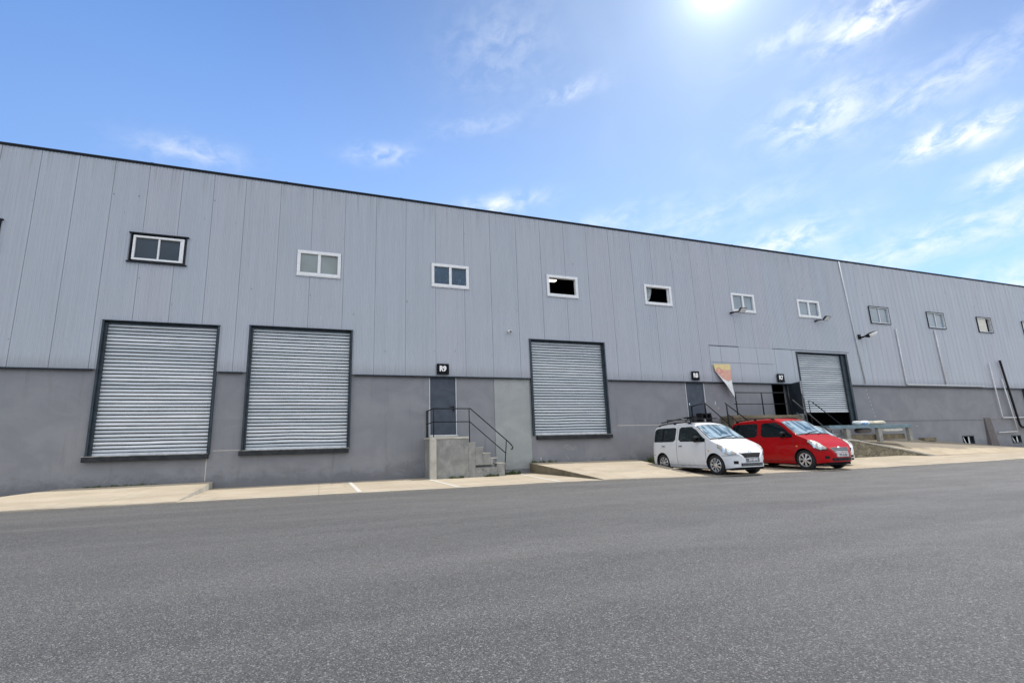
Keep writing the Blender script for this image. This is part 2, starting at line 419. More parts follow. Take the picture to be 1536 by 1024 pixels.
def emit(name, col, s):
    mt, g, b = new_mat(name)
    b.inputs['Base Color'].default_value = (*col, 1); b.inputs['Emission Color'].default_value = (*col, 1)
    b.inputs['Emission Strength'].default_value = s
    return mt
M['tube'] = emit('lit_tube', (1, .97, .86), 2.2)

# ------------------------------------------------------------------ mesh helpers
def origin_of(o):
    v = Vector((0, 0, 0))
    while o is not None: v += o.location; o = o.parent
    return v
class MB:
    def __init__(s): s.v = []; s.f = []; s.mi = []; s.sm = []; s.tone = []; s.ct = 0.5; s.cm = 0; s.cs = False
    def face(s, pts):
        i = len(s.v); s.v += [tuple(p) for p in pts]; s.f.append(tuple(range(i, i+len(pts))))
        s.mi.append(s.cm); s.sm.append(s.cs); s.tone.append(s.ct)
    def idx(s, verts, faces):
        i = len(s.v); s.v += [tuple(p) for p in verts]
        for f in faces:
            s.f.append(tuple(i+k for k in f)); s.mi.append(s.cm); s.sm.append(s.cs); s.tone.append(s.ct)
    def box(s, x0, x1, y0, y1, z0, z1):
        if x0 > x1: x0, x1 = x1, x0
        if y0 > y1: y0, y1 = y1, y0
        if z0 > z1: z0, z1 = z1, z0
        v = [(x0,y0,z0),(x1,y0,z0),(x1,y1,z0),(x0,y1,z0),(x0,y0,z1),(x1,y0,z1),(x1,y1,z1),(x0,y1,z1)]
        s.idx(v, [(0,3,2,1),(4,5,6,7),(0,1,5,4),(1,2,6,5),(2,3,7,6),(3,0,4,7)])
        return s
    def prism(s, poly, d):          # poly: list of 3d points (planar), d: offset vector
        n = len(poly); d = Vector(d); a = [Vector(p) for p in poly]; b = [p+d for p in a]
        s.idx(a+b, [tuple(range(n))[::-1], tuple(range(n, 2*n))] + [(i, (i+1) % n, n+(i+1) % n, n+i) for i in range(n)])
        return s
    def tube(s, path, r, n=8, cap=True):
        P = [Vector(p) for p in path]; rings = []; prev = None
        for i, p in enumerate(P):
            t = (P[min(i+1, len(P)-1)] - P[max(i-1, 0)]).normalized()
            ref = prev if prev else (Vector((0, 0, 1)) if abs(t.z) < .9 else Vector((1, 0, 0)))
            a = t.cross(ref).normalized(); b = a.cross(t).normalized(); prev = b
            rr = r[i] if isinstance(r, (list, tuple)) else r
            rings.append([p + rr*(math.cos(k/n*2*math.pi)*a + math.sin(k/n*2*math.pi)*b) for k in range(n)])
        vs = [q for rg in rings for q in rg]; fs = []
        for i in range(len(P)-1):
            for k in range(n): fs.append((i*n+k, i*n+(k+1) % n, (i+1)*n+(k+1) % n, (i+1)*n+k))
        if cap: fs += [tuple(range(n))[::-1], tuple((len(P)-1)*n+k for k in range(n))]
        c = s.cs; s.cs = True; s.idx(vs, fs); s.cs = c
        return s
    def grid(s, fn, nu, nv, flip=False):
        vs = [fn(i/nu, j/nv) for j in range(nv+1) for i in range(nu+1)]
        fs = []
        for j in range(nv):
            for i in range(nu):
                a = j*(nu+1)+i; q = (a, a+1, a+nu+2, a+nu+1)
                fs.append(q[::-1] if flip else q)
        s.idx(vs, fs); return s
    def build(s, name, mats, parent=None, loc=None, smooth=None, bevel=0, weld=False):
        if not isinstance(mats, (list, tuple)): mats = [mats]
        me = bpy.data.meshes.new(name)
        org = Vector(loc) if loc else (origin_of(parent) if parent else Vector((0, 0, 0)))
        me.from_pydata([tuple(Vector(v)-org) for v in s.v], [], s.f)
        for mt in mats: me.materials.append(mt)
        me.polygons.foreach_set('material_index', s.mi)
        me.polygons.foreach_set('use_smooth', [True if smooth else q for q in s.sm])
        at = me.attributes.new('tone', 'FLOAT', 'FACE'); at.data.foreach_set('value', s.tone)
        me.update()
        o = bpy.data.objects.new(name, me); COL.objects.link(o)
        if parent: o.parent = parent; o.location = org - origin_of(parent)
        else: o.location = org
        if bevel:
            b = o.modifiers.new('bevel', 'BEVEL'); b.width = bevel; b.segments = 2; b.limit_method = 'ANGLE'; b.angle_limit = R(50)
        if weld:
            b = o.modifiers.new('weld', 'WELD'); b.merge_threshold = .0005
        return o
def empty(name, loc=(0, 0, 0), rz=0):
    o = bpy.data.objects.new(name, None); COL.objects.link(o); o.location = loc; o.rotation_euler.z = rz
    o.empty_display_size = .2; return o
def tag(o, label=None, cat=None, group=None, kind=None):
    if label: o['label'] = label
    if cat: o['category'] = cat
    if group: o['group'] = group
    if kind: o['kind'] = kind
    return o
def sm(x, a, b):
    t = min(1, max(0, (x-a)/(b-a))); return t*t*(3-2*t)

# ------------------------------------------------------------------ the ground
EDGE = [(-60, -3.2), (-12, -4.0), (-6.3, -4.2), (.8, -4.5), (3.6, -4.72), (9, -4.62), (14, -4.95), (17.6, -5.28), (23.5, -5.4), (27.5, -5.55), (45, -5.9), (90, -6.5)]
def edge_y(x):
    for (a, ya), (b, yb) in zip(EDGE, EDGE[1:]):
        if a <= x <= b: return ya+(yb-ya)*(x-a)/(b-a)
    return EDGE[0][1] if x < 0 else EDGE[-1][1]
def rag(x):
    return .018*math.sin(x*3.1+1)+.014*math.sin(x*7.7)+.010*math.sin(x*17.3+2)
def gz(x, y):
    z = -.08*sm(x, 5, 13)*(1-sm(x, 24, 34))*sm(-y, 0, 4.5)
    z += .12*sm(x, 19, 22.5)*(1-sm(x, 25.5, 29))*sm(-y, -1, 1)*(1-sm(-y, 2.2, 4.6))
    return z
mb = MB()
xs = [-900, -300, -100] + [-60+i*2 for i in range(76)] + [130, 300, 1200]
ys = [-900, -200, -60, -30, -17, -12, -9, -7.5, -6.5, -6, -5.5, -5, -4.6, -4.2, -3.8, -3.4]
def road_z(x, y): return gz(x, y) - .010
mb.idx([(x, y, road_z(x, y)) for y in ys for x in xs], [(j*len(xs)+i, j*len(xs)+i+1, (j+1)*len(xs)+i+1, (j+1)*len(xs)+i) for j in range(len(ys)-1) for i in range(len(xs)-1)])
road = mb.build('road', M['asphalt']); tag(road, kind='structure')
mb = MB(); mb.box(-1500, 1500, -1500, 1500, -1.2, -.6)
tag(mb.build('ground', M['drive']), kind='structure')
# concrete apron between road and wall
mb = MB(); N = 150; NV = 14
def apron(u, v):
    x = -60+150*u; y = (edge_y(x)+rag(x))*(1-v) + .1*v
    return (x, y, gz(x, y)+.012)
mb.grid(apron, N*6, NV)
mb.grid(lambda u, v: (-60+150*u, edge_y(-60+150*u)+rag(-60+150*u), gz(-60+150*u, edge_y(-60+150*u))+.012-.12*(1-v)), N*6, 1)
ap = mb.build('parking_apron', M['apron'], smooth=True); tag(ap, kind='structure')
mb = MB()
mb.grid(lambda u, v: (lambda x, y: (x, y, gz(x, y)+.017))(-20+65*u, edge_y(-20+65*u)+rag(-20+65*u)+.008+(.075+.03*math.sin(u*311))*v), 520, 1)
for xa, xb in ((.97, 1.0), (3.54, 3.60), (7.1, 6.66)):
    mb.grid(lambda u, v: (lambda x, y: (x, y, gz(x, y)+.018))(xa+(xb-xa)*(1-v)+(u-.5)*.12, edge_y(xb)*(1-v)*.97-.5*v if xa > 3 else edge_y(xb)*(1-v)*.97-.3*v), 2, 14)
tag(mb.build('parking_lines', M['line']), kind='structure')

# ------------------------------------------------------------------ ramps
def ramp(name, wl, wr, zl, zr, fl, fr, label, y0=-.02, skirt=None):
    """a wedge from the wall (xl..xr at heights zl, zr) down to the road edge (fl..fr)"""
    root = empty(name, ((wl+wr)/2, -2.2, 0)); tag(root, label, 'ramp', 'concrete ramps up to the loading docks')
    def top(u, v):
        yf = edge_y(fl+(fr-fl)*u)+.10
        x = (fl+(fr-fl)*u)*(1-v) + (wl+(wr-wl)*u)*v
        y = yf*(1-v)+y0*v
        zt = gz(x, y)+.022
        z = zt + (zl+(zr-zl)*u - .022)*(v**.93)
        return (x, y, z + .006*math.sin(x*3+y*2)*v*(1-v))
    a = MB(); a.grid(top, 24, 14); a.build('ramp_surface', M['apron'], root, smooth=True)
    for u, fl_ in ((0, False), (1, True)):
        b = MB(); b.grid(lambda s_, v: (lambda p: (p[0], p[1], (gz(p[0], p[1])-.05)*(1-s_)+p[2]*s_))(top(u, v)), 1, 14, fl_)
        b.build('ramp_kerb', skirt or M['rampside'], root)
    return root
ramp('loading_ramp', -7.05, -3.16, .20, .22, -9.2, -3.1, 'pale concrete ramp below the leftmost roller shutter', skirt=M['landing'])
ramp('loading_ramp', 7.72, 12.6, .385, .34, 8.15, 11.85, 'pale concrete ramp with mossy kerb left of the white car')
# raised driveway on the right with rubble side wall
root = empty('raised_driveway', (27, -1, 0)); tag(root, 'raised sloping concrete driveway on a rubble wall right of the parked cars', 'driveway')
def dtop(x, y):
    zf = .90*min(1, max(0, (28.6-x)/5.6)); zb = min(1.0, max(0, (41.5-x)/13.5))
    v = (y+2.0)/2.0
    return (zf*(1-v)+zb*v) + .014
mb = MB(); xs2 = [20.9+i*.5 for i in range(44)]
mb.grid(lambda u, v: (20.9+21*u, -2+2.0*v, max(dtop(20.9+21*u, -2+2.0*v), gz(20.9+21*u, -2+2.0*v)+.014)), 60, 10)
mb.build('driveway_surface', M['drive'], root, smooth=True)
mb = MB()
mb.grid(lambda u, v: (20.9+7.9*u, -2.0, -.1+(dtop(20.9+7.9*u, -2)+.1)*v), 24, 1)
mb.grid(lambda u, v: (20.9, -2.0*u, -.1+(dtop(20.9, -2.0*u)+.1)*v), 4, 1)
mb.build('rubble_wall', M['stone'], root)
mb = MB(); mb.grid(lambda u, v: (20.88+7.9*u, -2.03+.13*v, dtop(20.88+7.9*u, -2)+.012), 24, 1)
mb.grid(lambda u, v: (20.88+7.9*u, -2.03, dtop(20.88+7.9*u, -2)+.012-.07*(1-v)), 24, 1)
mb.build('wall_coping', M['landing'], root)

# ------------------------------------------------------------------ the warehouse
WZ0, WZ1 = 7.24, 8.21
WIN = [(-10.95, -9.42, 'trim'), (-6.08, -4.51, 'trim'), (-1.06, .47, 'grey'), (3.84, 5.40, 'film'), (8.84, 10.36, 'open'), (13.80, 15.34, 'curtain'),
       (18.92, 20.46, 'sky'), (23.39, 25.03, 'sky'), (28.92, 30.54, 'alu'), (33.94, 35.54, 'alu'), (38.84, 40.30, 'board'), (43.75, 45.2, 'board'), (48.7, 50.2, 'alu'), (53.7, 55.2, 'alu')]
DOCK = [(-6.52, -3.34, 1.10, 5.24), (-2.40, .92, 1.16, 5.30), (7.94, 11.43, 1.44, 5.31), (22.80, 26.42, 1.60, 5.34)]
DOOR = [(3.77, 4.81, 1.53), (15.62, 16.69, 1.66), (20.86, 21.92, 2.14)]
ZC, ZT = 3.71, 10.74
joints = [-8.72, -7.74, -6.76, -5.79, -4.81, -3.85, -2.85, -1.7, -.6, .56, 1.71, 2.85, 4.02, 5.2, 6.33, 7.5, 8.63, 9.78, 10.92, 12.08, 13.24, 14.37, 15.53, 16.68, 17.82, 18.95, 20.09, 21.26, 22.45, 23.6, 24.76, 25.93]
x = -8.72
while x > -32: x -= 1.0; joints.insert(0, x)
x = 25.93
while x < 80: x += 1.15; joints.append(x)
warehouse = empty('warehouse', (0, 0, 0))
tag(warehouse, 'long grey industrial warehouse with ribbed metal cladding above rendered wall', 'warehouse')

def clad_panels(x0, x1, z0, z1, holes, jl, yf, ribs, mbx, pitch=.1, depth=.010):
    P = {}                                        # x -> depth
    js = sorted([j for j in jl if x0-.01 <= j <= x1+.01])
    edges = sorted(set([x0] + js + [x1]))
    cols = []
    for a, b in zip(edges, edges[1:]):
        if b-a < .05: continue
        tone = random.random()
        pts = [(a, .022), (a+.007, .022), (a+.009, 0)]
        if ribs:
            n = max(1, round((b-a)/pitch)); p = (b-a)/n
            for k in range(n):
                s0 = a+k*p
                if k == 0: pts += [(s0+p*.5, 0)]
                else: pts += [(s0+p*.06, depth), (s0+p*.18, 0), (s0+p*.5, 0)]
                pts += [(s0+p*.60, depth), (s0+p*.96, depth)] if k < n-1 else [(b-.03, 0)]
        pts += [(b-.009, 0), (b-.007, .022), (b, .022)]
        hx = [h for h in holes if h[0] < b and h[1] > a]
        extra = []
        for h in hx:
            for q in (h[0], h[1]):
                if a < q < b and all(abs(q-t[0]) > 1e-4 for t in pts):
                    for (pa, da), (pb, db) in zip(pts, pts[1:]):
                        if pa < q < pb: extra.append((q, da+(db-da)*(q-pa)/(pb-pa)))
        pts = sorted(pts+extra)
        for (pa, da), (pb, db) in zip(pts, pts[1:]):
            if pb-pa < 1e-5: continue
            mid = (pa+pb)/2
            zs = [(z0, z1)]
            for h in holes:
                if h[0] < mid < h[1]:
                    nz = []
                    for c, d in zs:
                        if h[3] <= c or h[2] >= d: nz.append((c, d)); continue
                        if h[2] > c: nz.append((c, h[2]))
                        if h[3] < d: nz.append((h[3], d))
                    zs = nz
            mbx.ct = tone
            for c, d in zs: mbx.face([(pa, yf+da, c), (pb, yf+db, c), (pb, yf+db, d), (pa, yf+da, d)])
winh = [(a, b, WZ0, WZ1) for a, b, k in WIN]
dockh = [(a-.02, b+.02, ZC, d) for a, b, c, d in DOCK]
flatreg = (17.2, 26.50, ZC, 5.45)
mb = MB()
leftj = [j for j in joints if j < 27.2]; rightj = [j for j in joints if j > 27.0]
clad_panels(-32, 27.08, ZC, ZT, winh+dockh+[flatreg], leftj, -.06, True, mb)
clad_panels(27.08, 80, ZC, ZT, winh, rightj, -.06, True, mb, .38, .012)
clad_panels(17.205, 26.495, ZC, 5.442, dockh, [17.2]+[j+.06 for j in joints if 17.5 < j < 26.4], -.058, False, mb)
mb.ct = .9
mb.cm = 1
for i in range(150):
    X = random.choice(joints)+random.choice([.05, -.05, .4, .75]); Z = random.choice([4.6, 5.9, 6.6, 8.9, 9.6])+random.uniform(-.12, .12)
    if any(a-.1 < X < b+.1 and c-.1 < Z < d+.1 for a, b, c, d in winh+dockh): continue
    r = random.uniform(.008, .014)
    mb.box(X-r, X+r, -.068, -.055, Z-r, Z+r)
mb.build('cladding', [M['clad'], M['screw']], warehouse)

def holed_slab(mbx, x0, x1, z0, z1, holes, y0, y1):
    """solid slab between y0 (front) and y1 with rectangular openings incl. their reveals"""
    xs = sorted(set([x0, x1]+[h[k] for h in holes for k in (0, 1) if x0 < h[k] < x1]))
    zs = sorted(set([z0, z1]+[h[k] for h in holes for k in (2, 3) if z0 < h[k] < z1]))
    solid = lambda i, j: (0 <= i < len(xs)-1 and 0 <= j < len(zs)-1 and not any(h[0] < (xs[i]+xs[i+1])/2 < h[1] and h[2] < (zs[j]+zs[j+1])/2 < h[3] for h in holes))
    for i in range(len(xs)-1):
        for j in range(len(zs)-1):
            if not solid(i, j): continue
            a, b, c, d = xs[i], xs[i+1], zs[j], zs[j+1]
            mbx.face([(a, y0, c), (b, y0, c), (b, y0, d), (a, y0, d)])
            mbx.face([(b, y1, c), (a, y1, c), (a, y1, d), (b, y1, d)])
            if not solid(i-1, j): mbx.face([(a, y1, c), (a, y0, c), (a, y0, d), (a, y1, d)])
            if not solid(i+1, j): mbx.face([(b, y0, c), (b, y1, c), (b, y1, d), (b, y0, d)])
            if not solid(i, j-1): mbx.face([(a, y1, c), (b, y1, c), (b, y0, c), (a, y0, c)])
            if not solid(i, j+1): mbx.face([(a, y0, d), (b, y0, d), (b, y1, d), (a, y1, d)])
# rendered lower wall
BW = [(35.0, 36.06, .33, .90), (39.78, 40.75, .36, .83)]
doorh = [(a, b, c, ZC+.2) for a, b, c in DOOR]
dkh = [(a, b, c, 6) for a, b, c, d in DOCK]
LASTD = (42.2, 45.8, 1.2, 3.62)
mb = MB(); holed_slab(mb, -32, 80, -.6, ZC, [(h[0], h[1], h[2], 9) for h in dkh]+doorh+BW+[LASTD]+[(6.335, 7.86, .16, ZC-.0)], 0, .24)
mb.build('rendered_wall', M['plaster'], warehouse)
mb = MB(); mb.box(6.345, 7.855, -.012, .22, .165, ZC-.03)
mb.build('render_patch', M['plaster_new'], warehouse, bevel=.006)
# backing behind cladding
mb = MB(); holed_slab(mb, -32, 80, ZC, ZT-.02, winh+[(a, b, c-3, d) for a, b, c, d in DOCK], -.03, .24)
mb.build('wall_core', M['inside'], warehouse)
# roof, rear and end walls, floor: closes the volume
mb = MB()
mb.box(-32, 80, .25, 34, 10.45, 10.66); mb.box(-32, 80, 33.6, 34, -.6, 10.44); mb.box(-32, -31.7, .25, 33.5, -.6, 10.44); mb.box(79.7, 80, .25, 33.5, -.6, 10.44)
mb.build('roof_and_rear_walls', M['clad'], warehouse)
mb = MB(); mb.box(-31.6, 79.6, .26, 33.5, .9, 1.08); mb.box(-31.6, 79.6, 9, 9.2, 1.1, 10.4)
mb.build('warehouse_floor', M['inside'], warehouse)
# trims
mb = MB(); mb.box(-32.05, 80.05, -.10, .3, 10.735, 10.785); mb.box(-32.05, 80.05, -.082, -.062, 10.70, 10.734)
for k in range(26): mb.box(-31+4.2*k, -30.9+4.2*k, -.106, -.0, 10.728, 10.792)
mb.build('roof_flashing', M['trim'], warehouse, bevel=.008)
for a, b in ((-32, -6.66), (-3.24, -2.54), (1.04, 7.86), (11.56, 22.70), (26.56, 80)):
    mb = MB(); mb.box(a, b, -.095, -.005, 3.672, 3.71); mb.box(a, b, -.0975, -.0952, 3.652, 3.705)
    mb.build('base_flashing', M['trim'], warehouse)
for q in ((17.2, 19.0, -.072, -.0585, 5.452, 5.475), (21.2, 26.7, -.068, -.061, 5.452, 5.468), (17.25, 21.2, -.0625, -.0585, 4.655, 4.665)):
    MB().box(*q).build('seam_strip', M['trim'], warehouse)
# plaster ledges, pilaster, paint marks
for q in ((26.7, 37.3, -.03, .01, 1.80, 1.85), (38.05, 80, -.02, .01, 1.80, 1.83)): MB().box(*q).build('wall_ledge', M['plaster'], warehouse, bevel=.006)
mb = MB(); mb.prism([(37.25, -.22, .0), (38.0, -.22, .0), (38.0, -.04, 1.9), (37.4, -.04, 1.9)], (0, .27, 0))
mb.build('buttress', M['brownpl'], warehouse, bevel=.01)
def scr(x, z, w, h, n=7):
    pts = []
    for k in range(n):
        a = k/n*2*math.pi; r = random.uniform(.55, 1)
        pts.append((x+math.cos(a)*w*r, -.004, z+math.sin(a)*h*r))
    mb = MB(); mb.prism(pts[::-1], (0, -.002, 0)); mb.build('paint_mark', M['line'], warehouse)
def chain(pts, w):
    mb = MB(); rr = random.Random(len(pts)*7); L = []; U = []
    for x, z in pts:
        k = w*rr.uniform(.3, 1.2); U.append((x, -.005, z+k)); L.append((x, -.005, z-k))
    for i in range(len(pts)-1): mb.face([L[i], L[i+1], U[i+1], U[i]])
    mb.build('paint_mark', M['chalk'], warehouse)
chain([(9.25+.06*k, .93+.05*math.sin(k*1.7)) for k in range(11)], .016)
chain([(9.3+.05*k, 1.02+.03*math.sin(k*2.3)) for k in range(5)], .014)
chain([(9.45+.05*k, .84+.03*math.sin(k*1.3)) for k in range(9)], .012)
chain([(9.3+.03*k, .70-.05*k) for k in range(6)], .02)
chain([(9.36+.03*k, .62-.04*k) for k in range(4)], .014)
scr(8.22, .53, .025, .09)
for k in range(8): scr(27.62+k*.045, 3.45-k*.2+random.uniform(-.03, .03), .03, random.uniform(.03, .08))
for X, Z, w, h in ((17.25, 2.75, .04, .14), (17.4, 2.5, .03, .05), (31.2, 1.5, .04, .04), (28.9, 1.55, .05, .05)): scr(X, Z, w, h)
for q in ((11.85, 14.6, -.005, 0.002, 1.765, 1.785), (-3.25, -2.46, -.005, .002, 1.165, 1.180), (-3.405, -3.385, -.006, .002, .25, .96)): MB().box(*q).build('paint_line', M['line'], warehouse)

# windows
def frame_boxes(mb, x0, x1, z0, z1, t, y0, y1):
    mb.box(x0, x1, y0, y1, z0, z0+t); mb.box(x0, x1, y0, y1, z1-t, z1)
    mb.box(x0, x0+t, y0, y1, z0+t, z1-t); mb.box(x1-t, x1, y0, y1, z0+t, z1-t)
GL = {'trim': 'pane_dark', 'grey': 'pane_grey', 'film': 'pane_blue', 'sky': 'pane_sky', 'alu': 'pane_sky', 'board': 'cream'}
for x0, x1, k in WIN:
    e = .012; a, b, c, d = x0+e, x1-e, WZ0+e, WZ1-e; xm = (a+b)/2
    mb = MB(); t = {'trim': .07, 'alu': .05, 'board': .045}.get(k, .115)
    if k == 'trim': a, b, c, d = a+.05, b-.05, c+.05, d-.05
    mt = M['alu'] if k in ('alu', 'board') else M['white']
    frame_boxes(mb, a, b, c, d, t, -.092, .06)
    if k in ('grey', 'film', 'sky'): mb.box(xm-.05, xm+.05, -.085, .05, c+t, d-t)
    if k in ('trim', 'alu'): mb.box(xm-.025, xm+.025, -.075, .05, c+t, d-t)
    if k == 'trim': mb.box(b-t-.05, b-t, -.08, .05, c+t, d-t)
    if k == 'board': mb.box(b-.50, b-.44, -.04, .05, c+t, d-t)
    if k in ('grey', 'film', 'open', 'curtain', 'sky'):
        mb.box(x0-.012, x1+.012, -.098, -.062, WZ0-.018, WZ0+.004)
    win = mb.build('window', mt, warehouse, bevel=.006)
    if k == 'trim': win['label'] = 'white framed dark window in a wide black surround'
    if k in ('open', 'curtain'): win['label'] = 'square white window standing open' if k == 'open' else 'white window with pale curtain'
    if k in ('trim', 'alu', 'board'):
        mb = MB(); w = .026 if k == 'trim' else .012; s = .06 if k == 'trim' else .012
        mb.box(x0-s, x1+s, -.125, -.055, WZ1-.01, WZ1+w); mb.box(x0-s, x1+s, -.125, -.055, WZ0-w, WZ0+.01)
        mb.box(x0-w*.3, x0+w, -.11, -.03, WZ0+.011, WZ1-.011); mb.box(x1-w, x1+w*.3, -.11, -.03, WZ0+.011, WZ1-.011)
        mb.build('window_surround', M['trim'], win)
    if k in ('grey', 'film', 'sky', 'trim', 'alu'):
        for p, q in ((a+t+.002, xm-.03), (xm+.03, b-t-.002)):
            mb = MB(); mb.box(p, q, -.03+(.02 if p > xm else 0), -.02+(.02 if p > xm else 0), c+t+.002, d-t-.002); mb.build('pane', M[GL[k]], win)
    if k == 'board':
        mb = MB(); mb.box(a+t+.01, b-.51, -.035, -.02, c+t, d-t); mb.build('board', M['cream'], win)
        mb = MB(); mb.box(a+.10, a+.125, -.06, -.04, c+t, d-t); mb.box(a+.1, b-.5, -.05, -.036, d-t-.10, d-t-.085); mb.build('sash', M['alu'], win)
    if k == 'curtain':
        mb = MB()
        mb.grid(lambda u, v: (a+t+(.34-.22*(1-v)**2.2+.05*v)*u+.03, .10+.03*math.sin(u*16), c+t+(d-c-2*t)*v), 20, 8)
        mb.build('curtain', M['curtain'], win, smooth=True)
        mb = MB(); mb.box(b-t-.06, b-t, .0, .05, c+t, d-t); mb.build('open_sash', M['white'], win)
# basement windows and last dock opening
for a, b, c, d in BW:
    mb = MB(); frame_boxes(mb, a, b, c, d, .05, -.02, .12)
    w = mb.build('basement_window', M['frame'], warehouse)
    mb = MB(); mb.prism([(a+.35, .05, c+.05), (a+.42, .05, c+.05), (a+.2, .05, d-.05), (a+.13, .05, d-.05)], (0, .02, 0)); mb.build('broken_sash', M['alu'], w); mb = MB(); mb.box(a+.62, a+.72, .05, .07, c+.05, d-.05)
    mb.build('broken_sash', M['alu'], w)
mb = MB(); a, b, c, d = LASTD
mb.box(a-.12, a+.02, -.13, .1, c, d+.1); mb.box(b-.02, b+.12, -.13, .1, c, d+.1); mb.box(a+.02, b-.02, -.13, .1, d, d+.1)
mb.build('dock_frame', M['frame'], warehouse)

# roller shutters
def shutter(x0, x1, z0, z1, zb, dents, label=None, jamb=(.09, .07)):
    """curtain recessed in its opening; zb: lower edge of the curtain"""
    mb = MB(); n = round((z1-.06-zb)/.113); P = (z1-.06-zb)/n
    yb = .10
    prof = [(0, .045), (.25, .045), (.26, .002), (.34, -.014), (.58, -.018), (.82, -.010), (.97, .004), (.99, .045)]
    NX = 30
    rows = []
    for k in range(n):
        for t, y in prof[:-1]: rows.append((zb+(k+t)*P, y, k, t))
    rows.append((zb+n*P, .045, n, 0))
    rnd = random.Random(int(x0*10)); jit = [rnd.uniform(-.008, .008) for _ in range(n+2)]
    ph = [rnd.uniform(0, 6) for _ in range(6)]
    vs = []
    for z, y, k, t in rows:
        for i in range(NX+1):
            u = i/NX; X = x0+.01+(x1-x0-.02)*u
            yy = yb+y+jit[k]*.35*math.sin(math.pi*u)
            zz = z
            for dz, da, dw in dents:
                w = math.exp(-((z-dz)/dw)**2)
                zz += .45*da*w*math.sin(u*7+ph[0])*math.sin(math.pi*u)
                yy += .014*w*math.sin(u*9+ph[1]+z*5)*math.sin(math.pi*u)
            zz += .002*math.sin(u*5+ph[2]+k*.3)
            if t in (0,) : pass
            vs.append((X, yy, zz))
    fs = [(r*(NX+1)+i, r*(NX+1)+i+1, (r+1)*(NX+1)+i+1, (r+1)*(NX+1)+i) for r in range(len(rows)-1) for i in range(NX)]
    mb.idx(vs, fs)
    st_ = [rnd.random()**2.2*.9+(.40 if x0 > 5 else .22 if x0 > -3 else .0) for _ in range(n+1)]
    mb.tone = [min(1, st_[(f//NX)//7]) for f in range(len(fs))]
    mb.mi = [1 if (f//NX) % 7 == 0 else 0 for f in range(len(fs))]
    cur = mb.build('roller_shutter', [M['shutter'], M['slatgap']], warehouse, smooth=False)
    if label: cur['label'] = label
    mb = MB(); mb.box(x0+.02, x1-.02, yb-.03, yb+.03, zb-.07, zb+.012)
    mb.build('bottom_rail', M['alu'], cur, bevel=.008)
    mb = MB(); jl, jr = jamb
    mb.box(x0-.03, x0+jl*.30, -.10, .18, z0-.02, z1); mb.box(x0+jl*.30, x0+jl, -.02, .07, z0, z1-.05)
    mb.box(x1-jr*.30, x1+.03, -.10, .18, z0-.02, z1); mb.box(x1-jr, x1-jr*.30, -.02, .07, z0, z1-.05)
    mb.box(x0-.045, x1+.045, -.10, .20, z1, z1+.025); mb.box(x0+.04, x1-.04, .03, .20, z1-.06, z1-.003)
    mb.build('shutter_frame', M['frame'], cur, bevel=.005)
    return cur
shutter(*DOCK[0], 1.17, [(3.3, .020, .14), (1.5, .018, .12), (2.4, .01, .1)])
shutter(*DOCK[1], 1.23, [(1.55, .035, .22), (2.7, .014, .15), (2.0, .02, .1)])
shutter(*DOCK[2], 1.52, [(2.0, .035, .25), (4.7, .02, .2), (3.4, .015, .1)])
shutter(*DOCK[3], 2.36, [(3.3, .012, .3)], 'roller shutter raised above a dark gap', (.12, .34))
for a, b, c, d in DOCK[:3]:
    x0, x1, dz = (a-.08, b, .17) if a < 5 else (a+.12, b+.06, .17)
    sl_o = MB().box(x0, x1, -.17, .05, c-dz, c-.02).build('dock_sill', M['sill'], warehouse, bevel=.012)
    MB().box(x0, x1, -.165, .10, c-.017, c+.004).build('sill_edge', M['sill_top'], sl_o)
# personnel doors
def pdoor(x0, x1, z0, leaf=True):
    mb = MB(); mb.box(x0, x0+.022, -.010, .12, z0, ZC-.03); mb.box(x1-.022, x1, -.010, .12, z0, ZC-.03)
    mb.box(x0-.02, x1+.02, -.02, .2, z0-.03, z0)
    fr = mb.build('door_frame', M['alu'] if leaf else M['frame'], warehouse)
    if leaf:
        mb = MB(); mb.box(x0+.026, x1-.026, .03, .08, z0+.01, ZC-.03)
        lf = mb.build('door_leaf', M['door'], fr, bevel=.004)
        mb = MB(); mb.box(x1-.28, x1-.11, -.03, -.015, z0+1.02, z0+1.045); mb.box(x1-.13, x1-.10, -.03, .03, z0+.86, z0+1.06)
        if x0 > 10: mb = MB().box(x0+.08, x0+.12, -.04, .03, z0+.98, z0+1.06)
        mb.build('door_handle', M['black'] if x0 < 10 else M['chrome'], fr)
    return fr
pdoor(*DOOR[0]); pdoor(*DOOR[1])
fr = pdoor(*DOOR[2], leaf=False)
# leaf of the third door swung out over the platform
a = Vector((21.93, -.02)); b = Vector((21.50, -1.0)); nrm = Vector((b.y-a.y, -(b.x-a.x))).normalized()*.045
mb = MB(); mb.prism([(a.x, a.y, 2.17), (b.x, b.y, 2.17), (b.x, b.y, 3.68), (a.x, a.y, 3.68)], (-nrm.x, -nrm.y, 0))
lf = mb.build('door_leaf', M['doordark'], fr); lf['label'] = 'open charcoal door leaf'
mb = MB()
mb.box(b.x-.02, b.x+.02, b.y-.035, b.y-.01, 2.1, 3.70); mb.box(b.x+.07, b.x+.10, b.y-.02, b.y+.02, 2.9, 3.70); mb.box(b.x-.02, b.x+.14, b.y-.03, b.y, 3.68, 3.71)
mb.build('edge_bar', M['railgrey'], lf)

